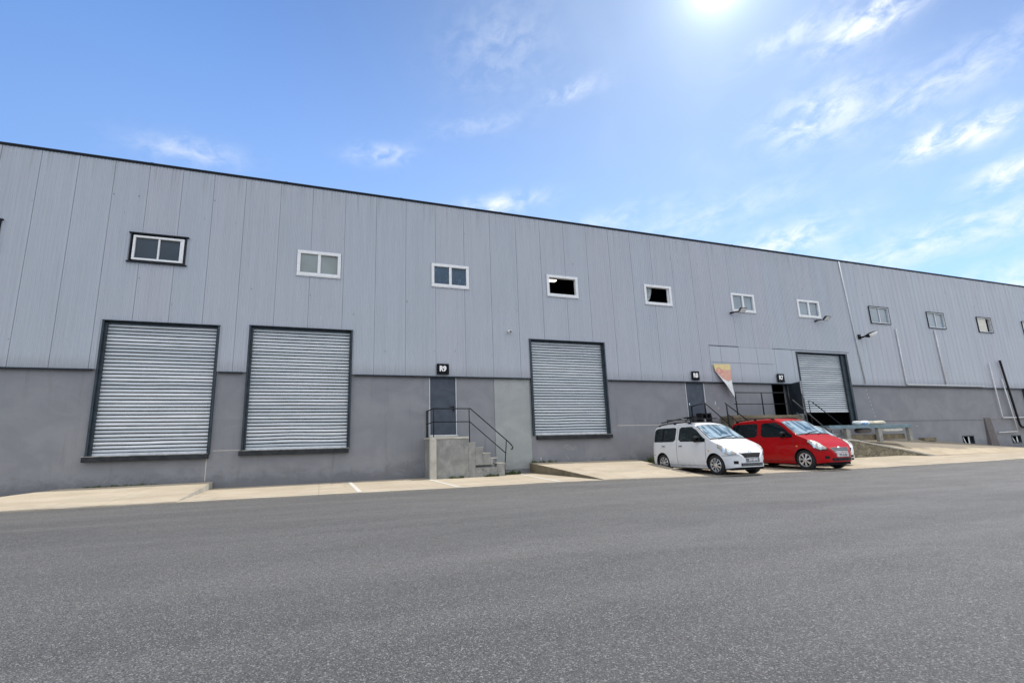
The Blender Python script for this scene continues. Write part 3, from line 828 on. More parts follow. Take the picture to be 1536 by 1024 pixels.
# ------------------------------------------------------------------ signs
def text_mesh(body, size, mat, parent, loc, rot, name='lettering', bold=.012, xs=1.0):
    cu = bpy.data.curves.new(name, 'FONT'); cu.body = body; cu.size = size; cu.extrude = .003; cu.offset = bold*size
    cu.align_x = 'CENTER'; cu.align_y = 'CENTER'
    tmp = bpy.data.objects.new('tmp', cu); COL.objects.link(tmp)
    bpy.context.view_layer.update()
    me = bpy.data.meshes.new_from_object(tmp.evaluated_get(bpy.context.evaluated_depsgraph_get()))
    bpy.data.objects.remove(tmp); bpy.data.curves.remove(cu)
    me.materials.clear(); me.materials.append(mat)
    o = bpy.data.objects.new(name, me); COL.objects.link(o); o.parent = parent; o.location = loc; o.rotation_euler = rot; o.scale = (xs, 1, 1)
    return o
for x0, x1, txt, lab in ((4.03, 4.50, 'R9', 'black square sign R9 above the door beside the leftmost stairs'), (15.95, 16.38, 'R8', 'black square sign R8 above the door behind the white car'),
                         (21.19, 21.66, 'R7', 'black square sign R7 above the open doorway behind the red car')):
    root = empty('door_sign', ((x0+x1)/2, -.09, 3.76)); tag(root, lab, 'sign', 'number signs above the doors')
    mb = MB(); mb.box(x0, x1, -.128, -.106, 3.77, 4.18); mb.build('sign_board', M['signboard'], root, bevel=.003)
    text_mesh(txt, .27, M['letter'], root, (0, -.044, .225), (R(90), 0, 0), bold=.05, xs=.88)

# ------------------------------------------------------------------ pipes, lamps, camera
def pipe(path, r, mat, label, name='wall_pipe', brackets=0):
    mb = MB(); mb.tube(path, r, 8); o = mb.build(name, mat, None, loc=path[0]); tag(o, label, 'pipe', 'pipes fixed to the right end of the wall'); return o
pipe([(27.12, -.09, 10.68), (27.33, -.09, 7.2), (27.55, -.09, 3.8)], .035, M['pipe_white'], 'thin white downpipe running full height beside the street lamp')
pipe([(30.86, -.1, 6.98), (30.86, -.1, 3.85), (30.92, -.1, 3.79), (37.9, -.13, 3.79)], .04, M['pipe_white'], 'white pipe with a long run along the flashing, left one of the pair')
pipe([(34.35, -.1, 7.08), (34.40, -.1, 3.86)], .04, M['pipe_white'], 'straight white pipe dropping from under a window to the flashing')
pipe([(38.96, -.13, 5.24), (39.05, -.13, 1.95), (39.12, -.13, 1.90), (47, -.13, 1.88)], .036, M['pipe_white'], 'white pipe turning right low on the wall beside the black one')
pipe([(39.90, -.13, 4.3), (40.28, -.13, 1.10), (40.22, -.13, 1.05), (38.35, -.13, 1.02)], .036, M['pipe_white'], 'white pipe turning left low on the wall above the basement window')
pipe([(40.06, -.17, 5.45), (40.55, -.17, 1.5), (40.64, -.17, 1.36), (40.78, -.17, 1.3), (47, -.17, 1.28)], .06, M['black'], 'thick black pipe bending right near the ground')

def floodlight(X, Z, label):
    root = empty('floodlight', (X, -.06, Z)); tag(root, label, 'floodlight', 'small floodlights below the upper windows')
    mb = MB(); mb.box(X-.30, X-.20, -.22, -.05, Z-.03, Z+.03); mb.tube([(X-.25, -.18, Z), (X-.1, -.42, Z+.02)], .025, 8); mb.build('bracket', M['black'], root)
    mb = MB(); c = Vector((X+.08, -.50, Z+.05)); n = Vector((.05, -.66, -.75)).normalized(); u = Vector((1, .07, 0)).normalized(); w = n.cross(u).normalized()
    def P(a, b, d): return c+u*a+w*b+n*d
    mb.idx([P(-.2, -.15, 0), P(.2, -.15, 0), P(.2, .15, 0), P(-.2, .15, 0), P(-.13, -.09, -.12), P(.13, -.09, -.12), P(.13, .09, -.12), P(-.13, .09, -.12)],
           [(0, 1, 2, 3), (7, 6, 5, 4), (0, 4, 5, 1), (1, 5, 6, 2), (2, 6, 7, 3), (3, 7, 4, 0)])
    mb.build('housing', M['frame'], root, bevel=.01)
    mb = MB(); mb.idx([P(-.165, -.12, .006), P(.165, -.12, .006), P(.165, .12, .006), P(-.165, .12, .006)], [(0, 1, 2, 3)]); mb.build('lens', M['sack_white'], root)
floodlight(19.05, 7.14, 'small floodlight below the window left of the pair near the damaged poster')
floodlight(24.78, 7.08, 'small floodlight below the window above the half raised shutter')
root = empty('street_lamp', (27.75, -.06, 6.4)); tag(root, 'wall mounted street lamp head with white lens beside the white downpipe', 'lamp')
mb = MB(); mb.box(27.62, 27.80, -.12, -.05, 6.25, 6.5); mb.tube([(27.70, -.1, 6.32), (27.74, -.25, 6.33), (27.80, -.42, 6.38)], .045, 10); mb.build('arm', M['black'], root)
def head(u, v, s, zoff):
    a = Vector((27.74, -.34, 6.34)); b = Vector((28.16, -.74, 6.56)); d = (b-a); L = d.length; t = d.normalized(); sd = t.cross(Vector((0, 0, 1))).normalized(); up = sd.cross(t)
    r = (math.sin(math.pi*min(1, max(0, u*.96+.02)))**.6)
    ang = v*2*math.pi
    return a+t*(u*L)+sd*(math.cos(ang)*.19*r*s)+up*(math.sin(ang)*(.10 if math.sin(ang) > 0 else .17)*r*s+zoff)
mb = MB(); mb.grid(lambda u, v: head(u, v, 1, 0), 14, 16); mb.build('lamp_head', M['black'], root, smooth=True)
mb = MB(); mb.grid(lambda u, v: head(.28+u*.70, .48+v*.54, 1.04, -.004), 12, 10); mb.build('lens', M['letter'], root, smooth=True)
root = empty('security_camera', (7.02, -.06, 5.56)); tag(root, 'small white security camera on cladding above the third roller shutter', 'camera')
mb = MB(); mb.tube([(7.02, -.06, 5.60), (7.02, -.12, 5.60)], .055, 12); mb.tube([(7.02, -.1, 5.60), (7.03, -.2, 5.57)], .02, 8); mb.build('mount', M['white'], root)
mb = MB(); mb.tube([(7.04, -.14, 5.59), (7.01, -.33, 5.54)], .05, 12); o = mb.build('body', M['white'], root)
mb = MB(); mb.tube([(7.01, -.325, 5.541), (7.008, -.34, 5.537)], .036, 12); mb.build('lens', M['black'], root)

# torn poster
root = empty('torn_poster', (17.28, -.14, 4.55)); tag(root, 'torn yellow and pink poster hanging off the cladding with its white back showing', 'poster')
mb = MB()
A = [(17.28, 4.55), (18.28, 4.57), (18.26, 3.80), (17.96, 3.75), (17.72, 3.86), (17.33, 4.22)]
mb.prism([(x, -.14, z) for x, z in A], (0, .006, 0)); mb.build('print', M['poster'], root)
mb = MB()
mb.face([(17.33, -.15, 4.22), (17.72, -.155, 3.86), (17.98, -.17, 3.74), (18.24, -.15, 3.80), (18.22, -.2, 3.3), (18.33, -.22, 2.84), (17.78, -.26, 3.66)])
mb.face([(17.33, -.152, 4.215), (17.78, -.266, 3.655), (18.33, -.226, 2.835), (17.70, -.30, 3.60)])
mb.build('folded_back', M['sack_white'], root)

# ------------------------------------------------------------------ stairs
def railing(mbx, path, mid=None, r=.02): mbx.tube(path, r, 8)
root = empty('concrete_staircase', (4.9, -.5, 0)); tag(root, 'weathered concrete stairs with black handrail up to the door under sign R9', 'stairs', 'concrete stairs up to the doors')
Y0 = -.92
mb = MB(); mb.box(3.80, 4.97, Y0, -.005, -.05, 1.36)
mb.box(3.585, 3.80, -.80, -.005, -.05, 1.36)
stp = [(4.97, 5.23, 1.20), (5.23, 5.51, 1.02), (5.51, 5.79, .82), (5.79, 6.04, .64), (6.04, 6.34, .45)]
for a, b, z in stp:
    if b <= 5.24: mb.box(a, b, Y0, -.01, -.05, z); continue
    if a < 5.8: mb.box(a, min(b, 5.9), Y0, -.01, .42, z); mb.box(a, b, Y0, -.01, -.05, .34); mb.box(a, b, Y0+.18, -.01, .34, .42)
    else: mb.box(a, b, Y0, -.01, -.05, z)
mb.box(6.30, 6.42, Y0+.02, -.3, .38, .45)
mb.build('steps', M['concrete'], root, bevel=.012)
mb = MB(); mb.box(3.56, 5.0, Y0-.02, -.005, 1.361, 1.43); mb.box(3.75, 4.85, -.12, .1, 1.431, 1.50)
for a, b, z in stp: mb.box(a-.005, b+.02, Y0-.012, -.012, z+.001, z+.022)
mb.build('landing_slab', M['landing'], root, bevel=.01)
mb = MB(); mb.box(3.575, 3.80, Y0-.07, -.80, -.05, 1.359); mb.build('pier', M['landing'], root, bevel=.012)
mb = MB(); yr = Y0+.05
mb.tube([(3.68, -.05, 2.40), (3.72, yr, 2.43), (5.09, yr, 2.43), (6.52, yr, 1.22), (6.64, yr, 1.10), (6.70, yr, 1.0), (6.68, yr, .95), (6.62, yr, .95)], .021, 8)
mb.tube([(3.68, -.05, 1.93), (3.72, yr, 1.96), (5.05, yr, 1.96), (6.42, yr, .80)], .017, 8)
mb.tube([(3.67, -.05, 1.40), (3.67, -.05, 2.42)], .03, 8)
for a, z0, z1 in ((3.73, 1.4, 2.43), (5.04, 1.18, 2.43)): mb.tube([(a, yr, z0), (a, yr, z1)], .018, 8)
mb.tube([(6.33, yr, .02), (6.40, yr, .75), (6.45, yr, 1.27)], .018, 8)
mb.tube([(6.33, yr-.02, .0), (6.33, yr-.02, .28)], .03, 8)
mb.build('handrail', M['rail'], root)

root = empty('concrete_staircase', (16.4, -.5, 0)); tag(root, 'concrete stairs with black handrail behind the white car, below sign R8', 'stairs', 'concrete stairs up to the doors')
mb = MB(); mb.box(15.6, 16.75, -.95, -.005, -.05, 1.62)
for k in range(6): mb.box(16.75+k*.09, 16.75+(k+1)*.09, -.95, -.01, -.05, 1.62-.24*(k+1))
mb.build('steps', M['concrete'], root, bevel=.01)
mb = MB()
mb.tube([(15.80, -.05, 2.57), (15.72, -.95, 2.65), (17.02, -.95, 1.66), (17.25, -.95, 1.2)], .022, 8)
mb.tube([(15.74, -.95, 2.0), (16.85, -.95, 1.1)], .018, 8)
mb.tube([(15.80, -.06, 1.6), (15.80, -.06, 2.58)], .03, 8); mb.tube([(15.74, -.95, 1.6), (15.73, -.95, 2.65)], .035, 8); mb.tube([(16.0, -.95, 1.6), (16.0, -.95, 2.1)], .03, 8)
mb.tube([(17.0, -.95, 0), (17.0, -.95, 1.68)], .02, 8)
mb.build('handrail', M['rail'], root)
# black crate on that landing
root = empty('black_crate', (16.0, -.5, 1.62)); tag(root, 'black open box standing on the landing in front of the door under sign R8', 'box')
mb = MB(); frame_boxes(mb, 15.82, 16.36, 1.63, 2.24, .07, -.60, -.25); mb.box(15.89, 16.29, -.29, -.26, 1.70, 2.17); mb.build('box_shell', M['black'], root, bevel=.01)
mb = MB(); mb.box(15.98, 16.18, -.55, -.3, 1.72, 1.95); mb.box(16.0, 16.14, -.52, -.35, 1.952, 2.02); mb.build('contents', M['railgrey'], root, bevel=.02)

root = empty('stone_platform', (19.4, -.4, 0)); tag(root, 'high rubble stone platform with black railing behind the red car', 'platform', None)
mb = MB(); mb.box(17.45, 21.6, -.74, -.005, -.05, 1.98); mb.build('platform_base', M['stone'], root)
mb = MB(); mb.box(17.42, 21.65, -.78, -.005, 1.981, 2.12); mb.build('platform_slab', M['rampside'], root, bevel=.02)
mb = MB(); y = -.72
mb.tube([(17.72, y, 3.15), (20.92, y, 3.17), (21.10, y, 1.7)], .02, 8); mb.tube([(17.6, y, 2.63), (20.95, y, 2.64)], .016, 8)
for X in (17.76, 19.33): mb.tube([(X-.02, y, 2.1), (X-.02, y, 3.15)], .026, 8)
mb.tube([(21.10, y, 2.1), (21.0, y, 3.1)], .02, 8)
mb.build('railing', M['rail'], root)
mb = MB()
for k in range(7): mb.box(21.65+k*.28, 21.65+(k+1)*.28, -.5, -.006, .8, 2.12-.17*(k+1))
mb.build('steps', M['stone'], root)

# free handrails of the steps down beside the platform
mb = MB(); y = -1.2
mb.tube([(16.58, y, 2.64), (17.85, y, 1.80)], .022, 8); mb.tube([(16.68, y, 2.14), (17.6, y, 1.52)], .017, 8); mb.tube([(16.72, y, 0), (16.66, y, 2.58)], .03, 8)
mb.tube([(17.6, y, 0), (17.6, y, 1.95)], .02, 8)
o = mb.build('handrail', M['rail'], None, loc=(16.7, y, 0)); tag(o, 'short sloping black handrail between the white and the red car', 'handrail')
mb = MB()
mb.tube([(20.62, y, 2.78), (22.78, y, 1.22)], .022, 8); mb.tube([(20.75, y, 2.2), (22.55, y, .95)], .017, 8)
mb.tube([(21.4, y, .3), (21.30, y, 2.85), (21.25, y, 3.1)], .022, 8)
mb.tube([(22.72, y, .9), (22.72, y, 1.28)], .018, 8)
o = mb.build('handrail', M['raildk'], None, loc=(21.3, y, 0)); tag(o, 'sloping dark grey handrail with a tall post rising behind the red car', 'handrail')
mb = MB(); y = -.8
mb.tube([(22.15, y, 2.78), (22.4, y, 2.72), (24.55, y, 1.34), (24.58, y, .9)], .022, 8)
mb.tube([(22.2, y, 1.2), (22.15, y, 2.78)], .018, 8)
o = mb.build('handrail', M['rail'], None, loc=(24.5, y, .9)); tag(o, 'long dark handrail sloping down to the blue bench', 'handrail')
mb = MB(); y = -1.2
mb.box(22.75, 24.05, y-.05, y+.05, 1.13, 1.18)
for X in (22.85, 23.45, 23.9): mb.box(X-.03, X+.03, y-.03, y+.03, 1.181, 1.36)
mb.box(22.9, 23.9, y+.02, y+.10, .9, 1.129)
o = mb.build('stair_gate_bar', M['railgrey'], None, loc=(23.4, y, .9)); tag(o, 'low grey steel bar with short pins below the blue bench', 'barrier')

# ------------------------------------------------------------------ blue bench with bundles
root = empty('steel_bench', (25.8, -1.2, .95)); tag(root, 'long blue grey steel bench on the raised driveway', 'bench')
y = -1.45
mb = MB(); mb.box(22.3, 28.15, y-.05, y+.55, 1.50, 1.57); mb.build('bench_top', M['bluesteel'], root, bevel=.01)
mb = MB(); mb.box(22.3, 28.1, y-.06, y-.052, 1.42, 1.56); mb.build('apron_rail', M['bluesteel'], root)
for X in (23.55, 25.75, 28.0):
    mb = MB(); mb.box(X-.13, X+.13, y-.03, y+.12, .75, 1.499); mb.build('leg', M['concrete'], root, bevel=.01)
def sack(name, x0, x1, y0, y1, z0, z1, mat, label, cat, seed):
    rr = random.Random(seed); mb = MB(); mb.cs = True
    ph = [rr.uniform(0, 6) for _ in range(4)]
    def f(u, v):
        t = v*2*math.pi; e = (1-abs(2*u-1)**5)**.4 if 0 < u < 1 else 0
        yy = (y0+y1)/2 + (y1-y0)/2*math.copysign(abs(math.cos(t))**.6, math.cos(t))*e
        zz = z0 + (z1-z0)*.5*(1+math.copysign(abs(math.sin(t))**.7, math.sin(t))*e)*(1+.10*math.sin(u*9+ph[0])+.05*math.sin(u*21+ph[1]))
        return (x0+(x1-x0)*u, yy, zz)
    mb.grid(f, 24, 16)
    o = mb.build(name, mat, None, loc=((x0+x1)/2, (y0+y1)/2, z0), smooth=True); tag(o, label, cat, 'bundles on and under the bench'); return o
sack('bundle', 24.45, 25.35, y+.02, y+.45, 1.572, 1.76, M['sack_white'], 'white rounded bundle at the left end of the bench load', 'bundle', 1)
sack('bundle', 24.62, 25.05, y-.02, y+.03, 1.574, 1.68, M['sack_blue'], 'small blue bundle in front of the white one on the bench', 'bundle', 2)
sack('bundle', 25.25, 26.55, y+.04, y+.48, 1.572, 1.76, M['sack_beige'], 'long beige bundle lying on the bench', 'bundle', 3)
sack('bundle', 26.2, 27.85, y+.1, y+.45, 1.24, 1.46, M['sack_white'], 'white bundle hung under the right half of the bench', 'bundle', 4)
sack('bundle', 24.6, 25.5, y+.1, y+.5, 1.20, 1.44, M['brownpl'], 'grey brown bundle under the middle of the bench', 'bundle', 5)
mb = MB(); mb.box(23.7, 27.9, y+.2, y+.5, .86, 1.12); o = mb.build('concrete_block', M['rampside'], None, loc=(25.8, y, .86), bevel=.02); tag(o, 'low brown concrete block under the blue bench', 'block')
mb = MB(); mb.box(31.1, 32.1, -.3, -.01, .66, .86); o = mb.build('kerb_block', M['rampside'], None, loc=(31.6, -.15, .66), bevel=.02); tag(o, 'small dark block at the foot of the wall right of the bench', 'block')

# ------------------------------------------------------------------ light inside the open window
root = empty('ceiling_light', (9.6, 1.6, 8.9)); tag(root, 'lit fluorescent ceiling light seen through the open window', 'ceiling light')
mb = MB(); mb.box(9.0, 10.2, 1.5, 1.75, 8.62, 8.66); mb.tube([(9.0, 1.62, 8.66), (9.0, 1.62, 10.4)], .01, 6); mb.tube([(10.2, 1.62, 8.66), (10.2, 1.62, 10.4)], .01, 6); mb.build('fitting', M['white'], root)
mb = MB(); mb.box(9.02, 10.18, 1.52, 1.73, 8.58, 8.619); mb.build('tube', M['tube'], root)

# ------------------------------------------------------------------ weeds
def weed(x, y, z, h, n, label, sx=None):
    mb = MB()
    for i in range(n):
        a = random.uniform(0, 6.28); l = h*random.uniform(.45, 1.1); w = random.uniform(.006, .016); lean = random.uniform(.2, .9)*l
        bx = x+(random.uniform(-1, 1)*(sx or h)*.9); l *= .5+.8*abs(math.sin(bx*9)); by = y+random.uniform(-.25, .25)*h
        p0 = Vector((bx, by, z)); p2 = p0+Vector((math.cos(a)*lean, math.sin(a)*lean*.5, l)); p1 = (p0+p2)/2+Vector((0, 0, l*.18)); s_ = Vector((-math.sin(a), math.cos(a), 0))*w
        mb.face([p0-s_, p0+s_, p1+s_*1.5, p1-s_*1.5]); mb.face([p1-s_*1.5, p1+s_*1.5, p2+s_*.2, p2-s_*.2])
    o = mb.build('weed_tuft', M['weed'], None, loc=(x, y, z)); tag(o, label, 'weed', 'weeds along the foot of the wall')
weed(13.25, -.35, 0, .42, 170, 'bushy green weed behind the white car')
weed(12.7, -.3, .0, .26, 110, 'low green weed at the top corner of the mossy ramp')
weed(6.75, -.45, .01, .13, 160, 'thin yellowish weeds at the end of the handrail', .45)
weed(4.5, -1.02, .01, .07, 110, 'flat weeds along the front of the stairs under sign R9', .3)
weed(5.8, -1.0, .01, .08, 150, 'flat weeds in front of the lowest steps', .3)
weed(8.3, -.08, .38, .09, 60, 'tiny weeds on top of the mossy ramp against the wall', .6)
weed(-5.6, -.05, .2, .05, 120, 'dry weeds on top of the left ramp against the wall', 1.0)
weed(-8.3, -.15, .01, .09, 140, 'dark weeds at the wall left of the leftmost ramp', .9)

# ------------------------------------------------------------------ cars
def pchip(pts, x):
    if x <= pts[0][0]: return pts[0][1]
    for i in range(len(pts)-1):
        (a, ya), (b, yb) = pts[i], pts[i+1]
        if x <= b:
            m = (yb-ya)/(b-a)
            m0 = m if i == 0 else ((ya-pts[i-1][1])/(a-pts[i-1][0]))
            m1 = m if i == len(pts)-2 else ((pts[i+2][1]-yb)/(pts[i+2][0]-b))
            d0 = 0 if m0*m <= 0 else 2*m0*m/(m0+m); d1 = 0 if m1*m <= 0 else 2*m1*m/(m1+m)
            t = (x-a)/(b-a); h = b-a
            return ya*(2*t**3-3*t*t+1)+d0*h*(t**3-2*t*t+t)+yb*(-2*t**3+3*t*t)+d1*h*(t**3-t*t)
    return pts[-1][1]
TOP = [(-1.93, .60), (-1.915, .80), (-1.89, 1.05), (-1.85, 1.30), (-1.80, 1.46), (-1.72, 1.545), (-1.55, 1.585), (-1.0, 1.615), (-.4, 1.63), (.05, 1.615), (.30, 1.565), (.46, 1.50),
       (.70, 1.34), (.95, 1.165), (1.10, 1.065), (1.2, 1.02), (1.35, .965), (1.52, .895), (1.66, .82), (1.77, .745), (1.85, .675), (1.905, .60), (1.93, .52), (1.94, .44)]
FZ = [(.18, .93), (.28, .975), (.45, .995), (.62, 1.0), (.80, .99), (.95, .965), (1.02, .945), (1.25, .875), (1.45, .80), (1.6, .74)]
def top(x): return pchip(TOP, x)
def plan(x):
    if x > 1.0: q = (x-1.0)/.965; return (1-q**3.6)**(1/2.4) if q < 1 else 0
    if x < -1.5: q = (-1.5-x)/.46; return (1-.5*q**3.4)**(1/2.6)
    return 1.0
def sect(x, t):
    """t 0..1 side from sill to roof edge, 1..2 crown to the centre line"""
    zt = top(x); zb = .19 + .05*sm(x, 1.5, 1.95) + .07*sm(-x, 1.6, 1.95)
    dz = .035 + .06*sm(zt, .95, 1.45); ze = max(zb+.03, zt-dz)
    hw = .83*plan(x)
    if t <= 1:
        z = zb+(ze-zb)*t; return (x, hw*pchip(FZ, z), z)
    we = hw*pchip(FZ, ze); th = (t-1)*math.pi/2; n = 2.7
    return (x, we*max(0, math.cos(th))**(2/n), ze+(zt-ze)*math.sin(th)**(2/n))
def tz(x, z):
    zt = top(x); zb = .19 + .05*sm(x, 1.5, 1.95) + .07*sm(-x, 1.6, 1.95); dz = .035 + .06*sm(zt, .95, 1.45); ze = max(zb+.03, zt-dz)
    return (z-zb)/(ze-zb)
def sect_off(x, t, off, side):
    e = .004; p = Vector(sect(x, t)); a = Vector(sect(x+e, t))-Vector(sect(x-e, t)); tt = min(t, 1.985); b = Vector(sect(x, tt+e*2))-Vector(sect(x, tt-e*2))
    n = a.cross(b)
    if n.length < 1e-9: n = Vector((0, 0, 1))
    n.normalize()
    if n.y < 0 or (t > 1.9 and n.z < 0): n = -n
    p = p+n*off
    return (p.x, p.y*side, p.z)
def panel(mb, xa, xb, ta, tb, side, off, nx=12, nt=6):
    """quad patch on the body; ta, tb functions of x"""
    mb.grid(lambda u, v: sect_off(xa+(xb-xa)*u, ta(xa+(xb-xa)*u)*(1-v)+tb(xa+(xb-xa)*u)*v, off, side), nx, nt, side < 0)
WX = (1.23, -1.27); WR = .30
def make_body(paint, parent):
    st = []
    x = -1.93
    while x < 1.94: st.append(x); x += .02 if (x < -1.7 or x > 1.6) else .05
    st += [1.94, 1.95, 1.957]
    ts = [i/14 for i in range(14)] + [1+i/10 for i in range(11)]
    ring = []
    vs = []; nt = len(ts)
    for x in st:
        right = [Vector(sect(x, t)) for t in ts]
        pts = [Vector((p.x, -p.y, p.z)) for p in right] + [p for p in right[::-1][1:]]
        vs += [tuple(p) for p in pts]
    K = 2*nt-1; fs = []
    for i in range(len(st)-1):
        for k in range(K): fs.append((i*K+k, i*K+(k+1) % K, (i+1)*K+(k+1) % K, (i+1)*K+k)[::-1])
    fs.append(tuple(range(K))); fs.append(tuple((len(st)-1)*K+k for k in range(K))[::-1])
    mb = MB(); mb.idx(vs, fs)
    body = mb.build('body', [paint, M['well']], None, smooth=True)
    # wheel openings
    cb = MB()
    for wx in WX:
        for s in (-1, 1):
            R0 = .355; n = 28
            ring_a = [(wx+R0*math.cos(k/n*6.28318), s*.52, .30+R0*math.sin(k/n*6.28318)) for k in range(n)]
            ring_b = [(p[0], s*1.2, p[2]) for p in ring_a]
            q = list(range(n)); f = [(k, (k+1) % n, n+(k+1) % n, n+k) for k in q] + [tuple(q)[::-1], tuple(n+k for k in q)]
            if s < 0: f = [t[::-1] for t in f]
            cb.idx(ring_a+ring_b, f)
    cut = cb.build('cut', [paint, M['well']], None)
    for ob in (body, cut):
        bm = bmesh.new(); bm.from_mesh(ob.data); bmesh.ops.remove_doubles(bm, verts=bm.verts, dist=1e-5)
        bmesh.ops.recalc_face_normals(bm, faces=bm.faces); bm.to_mesh(ob.data); bm.free()
    for p in cut.data.polygons: p.material_index = 1
    md = body.modifiers.new('b', 'BOOLEAN'); md.operation = 'DIFFERENCE'; md.object = cut; md.solver = 'EXACT'
    bpy.context.view_layer.update()
    me = bpy.data.meshes.new_from_object(body.evaluated_get(bpy.context.evaluated_depsgraph_get()))
    body.modifiers.clear(); body.data = me
    bpy.data.objects.remove(cut)
    me.polygons.foreach_set('use_smooth', [True]*len(me.polygons))
    # sharp edges at arches
    if hasattr(me, 'set_sharp_from_angle'): me.set_sharp_from_angle(angle=R(38))
    body.parent = parent
    return body
def place(mb, name, mat, parent, **k):
    """build in the car's own coordinates"""
    if not isinstance(mat, (list, tuple)): mat = [mat]
    me = bpy.data.meshes.new(name); me.from_pydata([tuple(v) for v in mb.v], [], mb.f)
    for m_ in mat: me.materials.append(m_)
    me.polygons.foreach_set('material_index', mb.mi)
    me.polygons.foreach_set('use_smooth', [k.get('smooth', False) or q for q in mb.sm])
    o = bpy.data.objects.new(name, me); COL.objects.link(o); o.parent = parent
    if k.get('bevel'):
        b = o.modifiers.new('bevel', 'BEVEL'); b.width = k['bevel']; b.segments = 2
    return o
def lathe(mb, prof, cx, cz, side, n=32):
    mb.grid(lambda u, v: (lambda pr: (cx+pr[0]*math.cos(v*2*math.pi), side*pr[1], cz+pr[0]*math.sin(v*2*math.pi)))(prof[int(round(u*(len(prof)-1)))]), len(prof)-1, n)
def wheel(parent, wx, s, spokes=8):
    root = MB(); yo = .80
    lathe(root, [(.20, yo-.20), (.28, yo-.20), (.298, yo-.17), (.30, yo-.10), (.298, yo-.04), (.285, yo-.012), (.24, yo-.005), (.205, yo-.02)], wx, .30, s, 36)
    w = place(root, 'wheel', M['tyre'], parent, smooth=True)
    h = MB(); lathe(h, [(.206, yo-.02), (.200, yo-.012), (.186, yo-.018), (.184, yo-.05)], wx, .30, s, 36)
    for k in range(spokes):
        a0 = k/spokes*2*math.pi+.3; d = .30*2*math.pi/spokes/2
        pts = []
        for r, dd in ((.052, d*1.9), (.188, d*1.35), (.188, -d*1.35), (.052, -d*1.9)):
            pts.append((wx+r*math.cos(a0+dd), s*(yo-.022 if r > .1 else yo-.004), .30+r*math.sin(a0+dd)))
        h.prism(pts if s > 0 else pts[::-1], (0, -s*.03, 0))
    lathe(h, [(.0, yo-.002), (.05, yo-.004), (.06, yo-.02), (.06, yo-.05)], wx, .30, s, 20)
    rim = place(h, 'rim', M['rim'], w)
    b = MB(); lathe(b, [(.0, yo-.07), (.195, yo-.07)], wx, .30, s, 24); place(b, 'brake', M['black'], w)
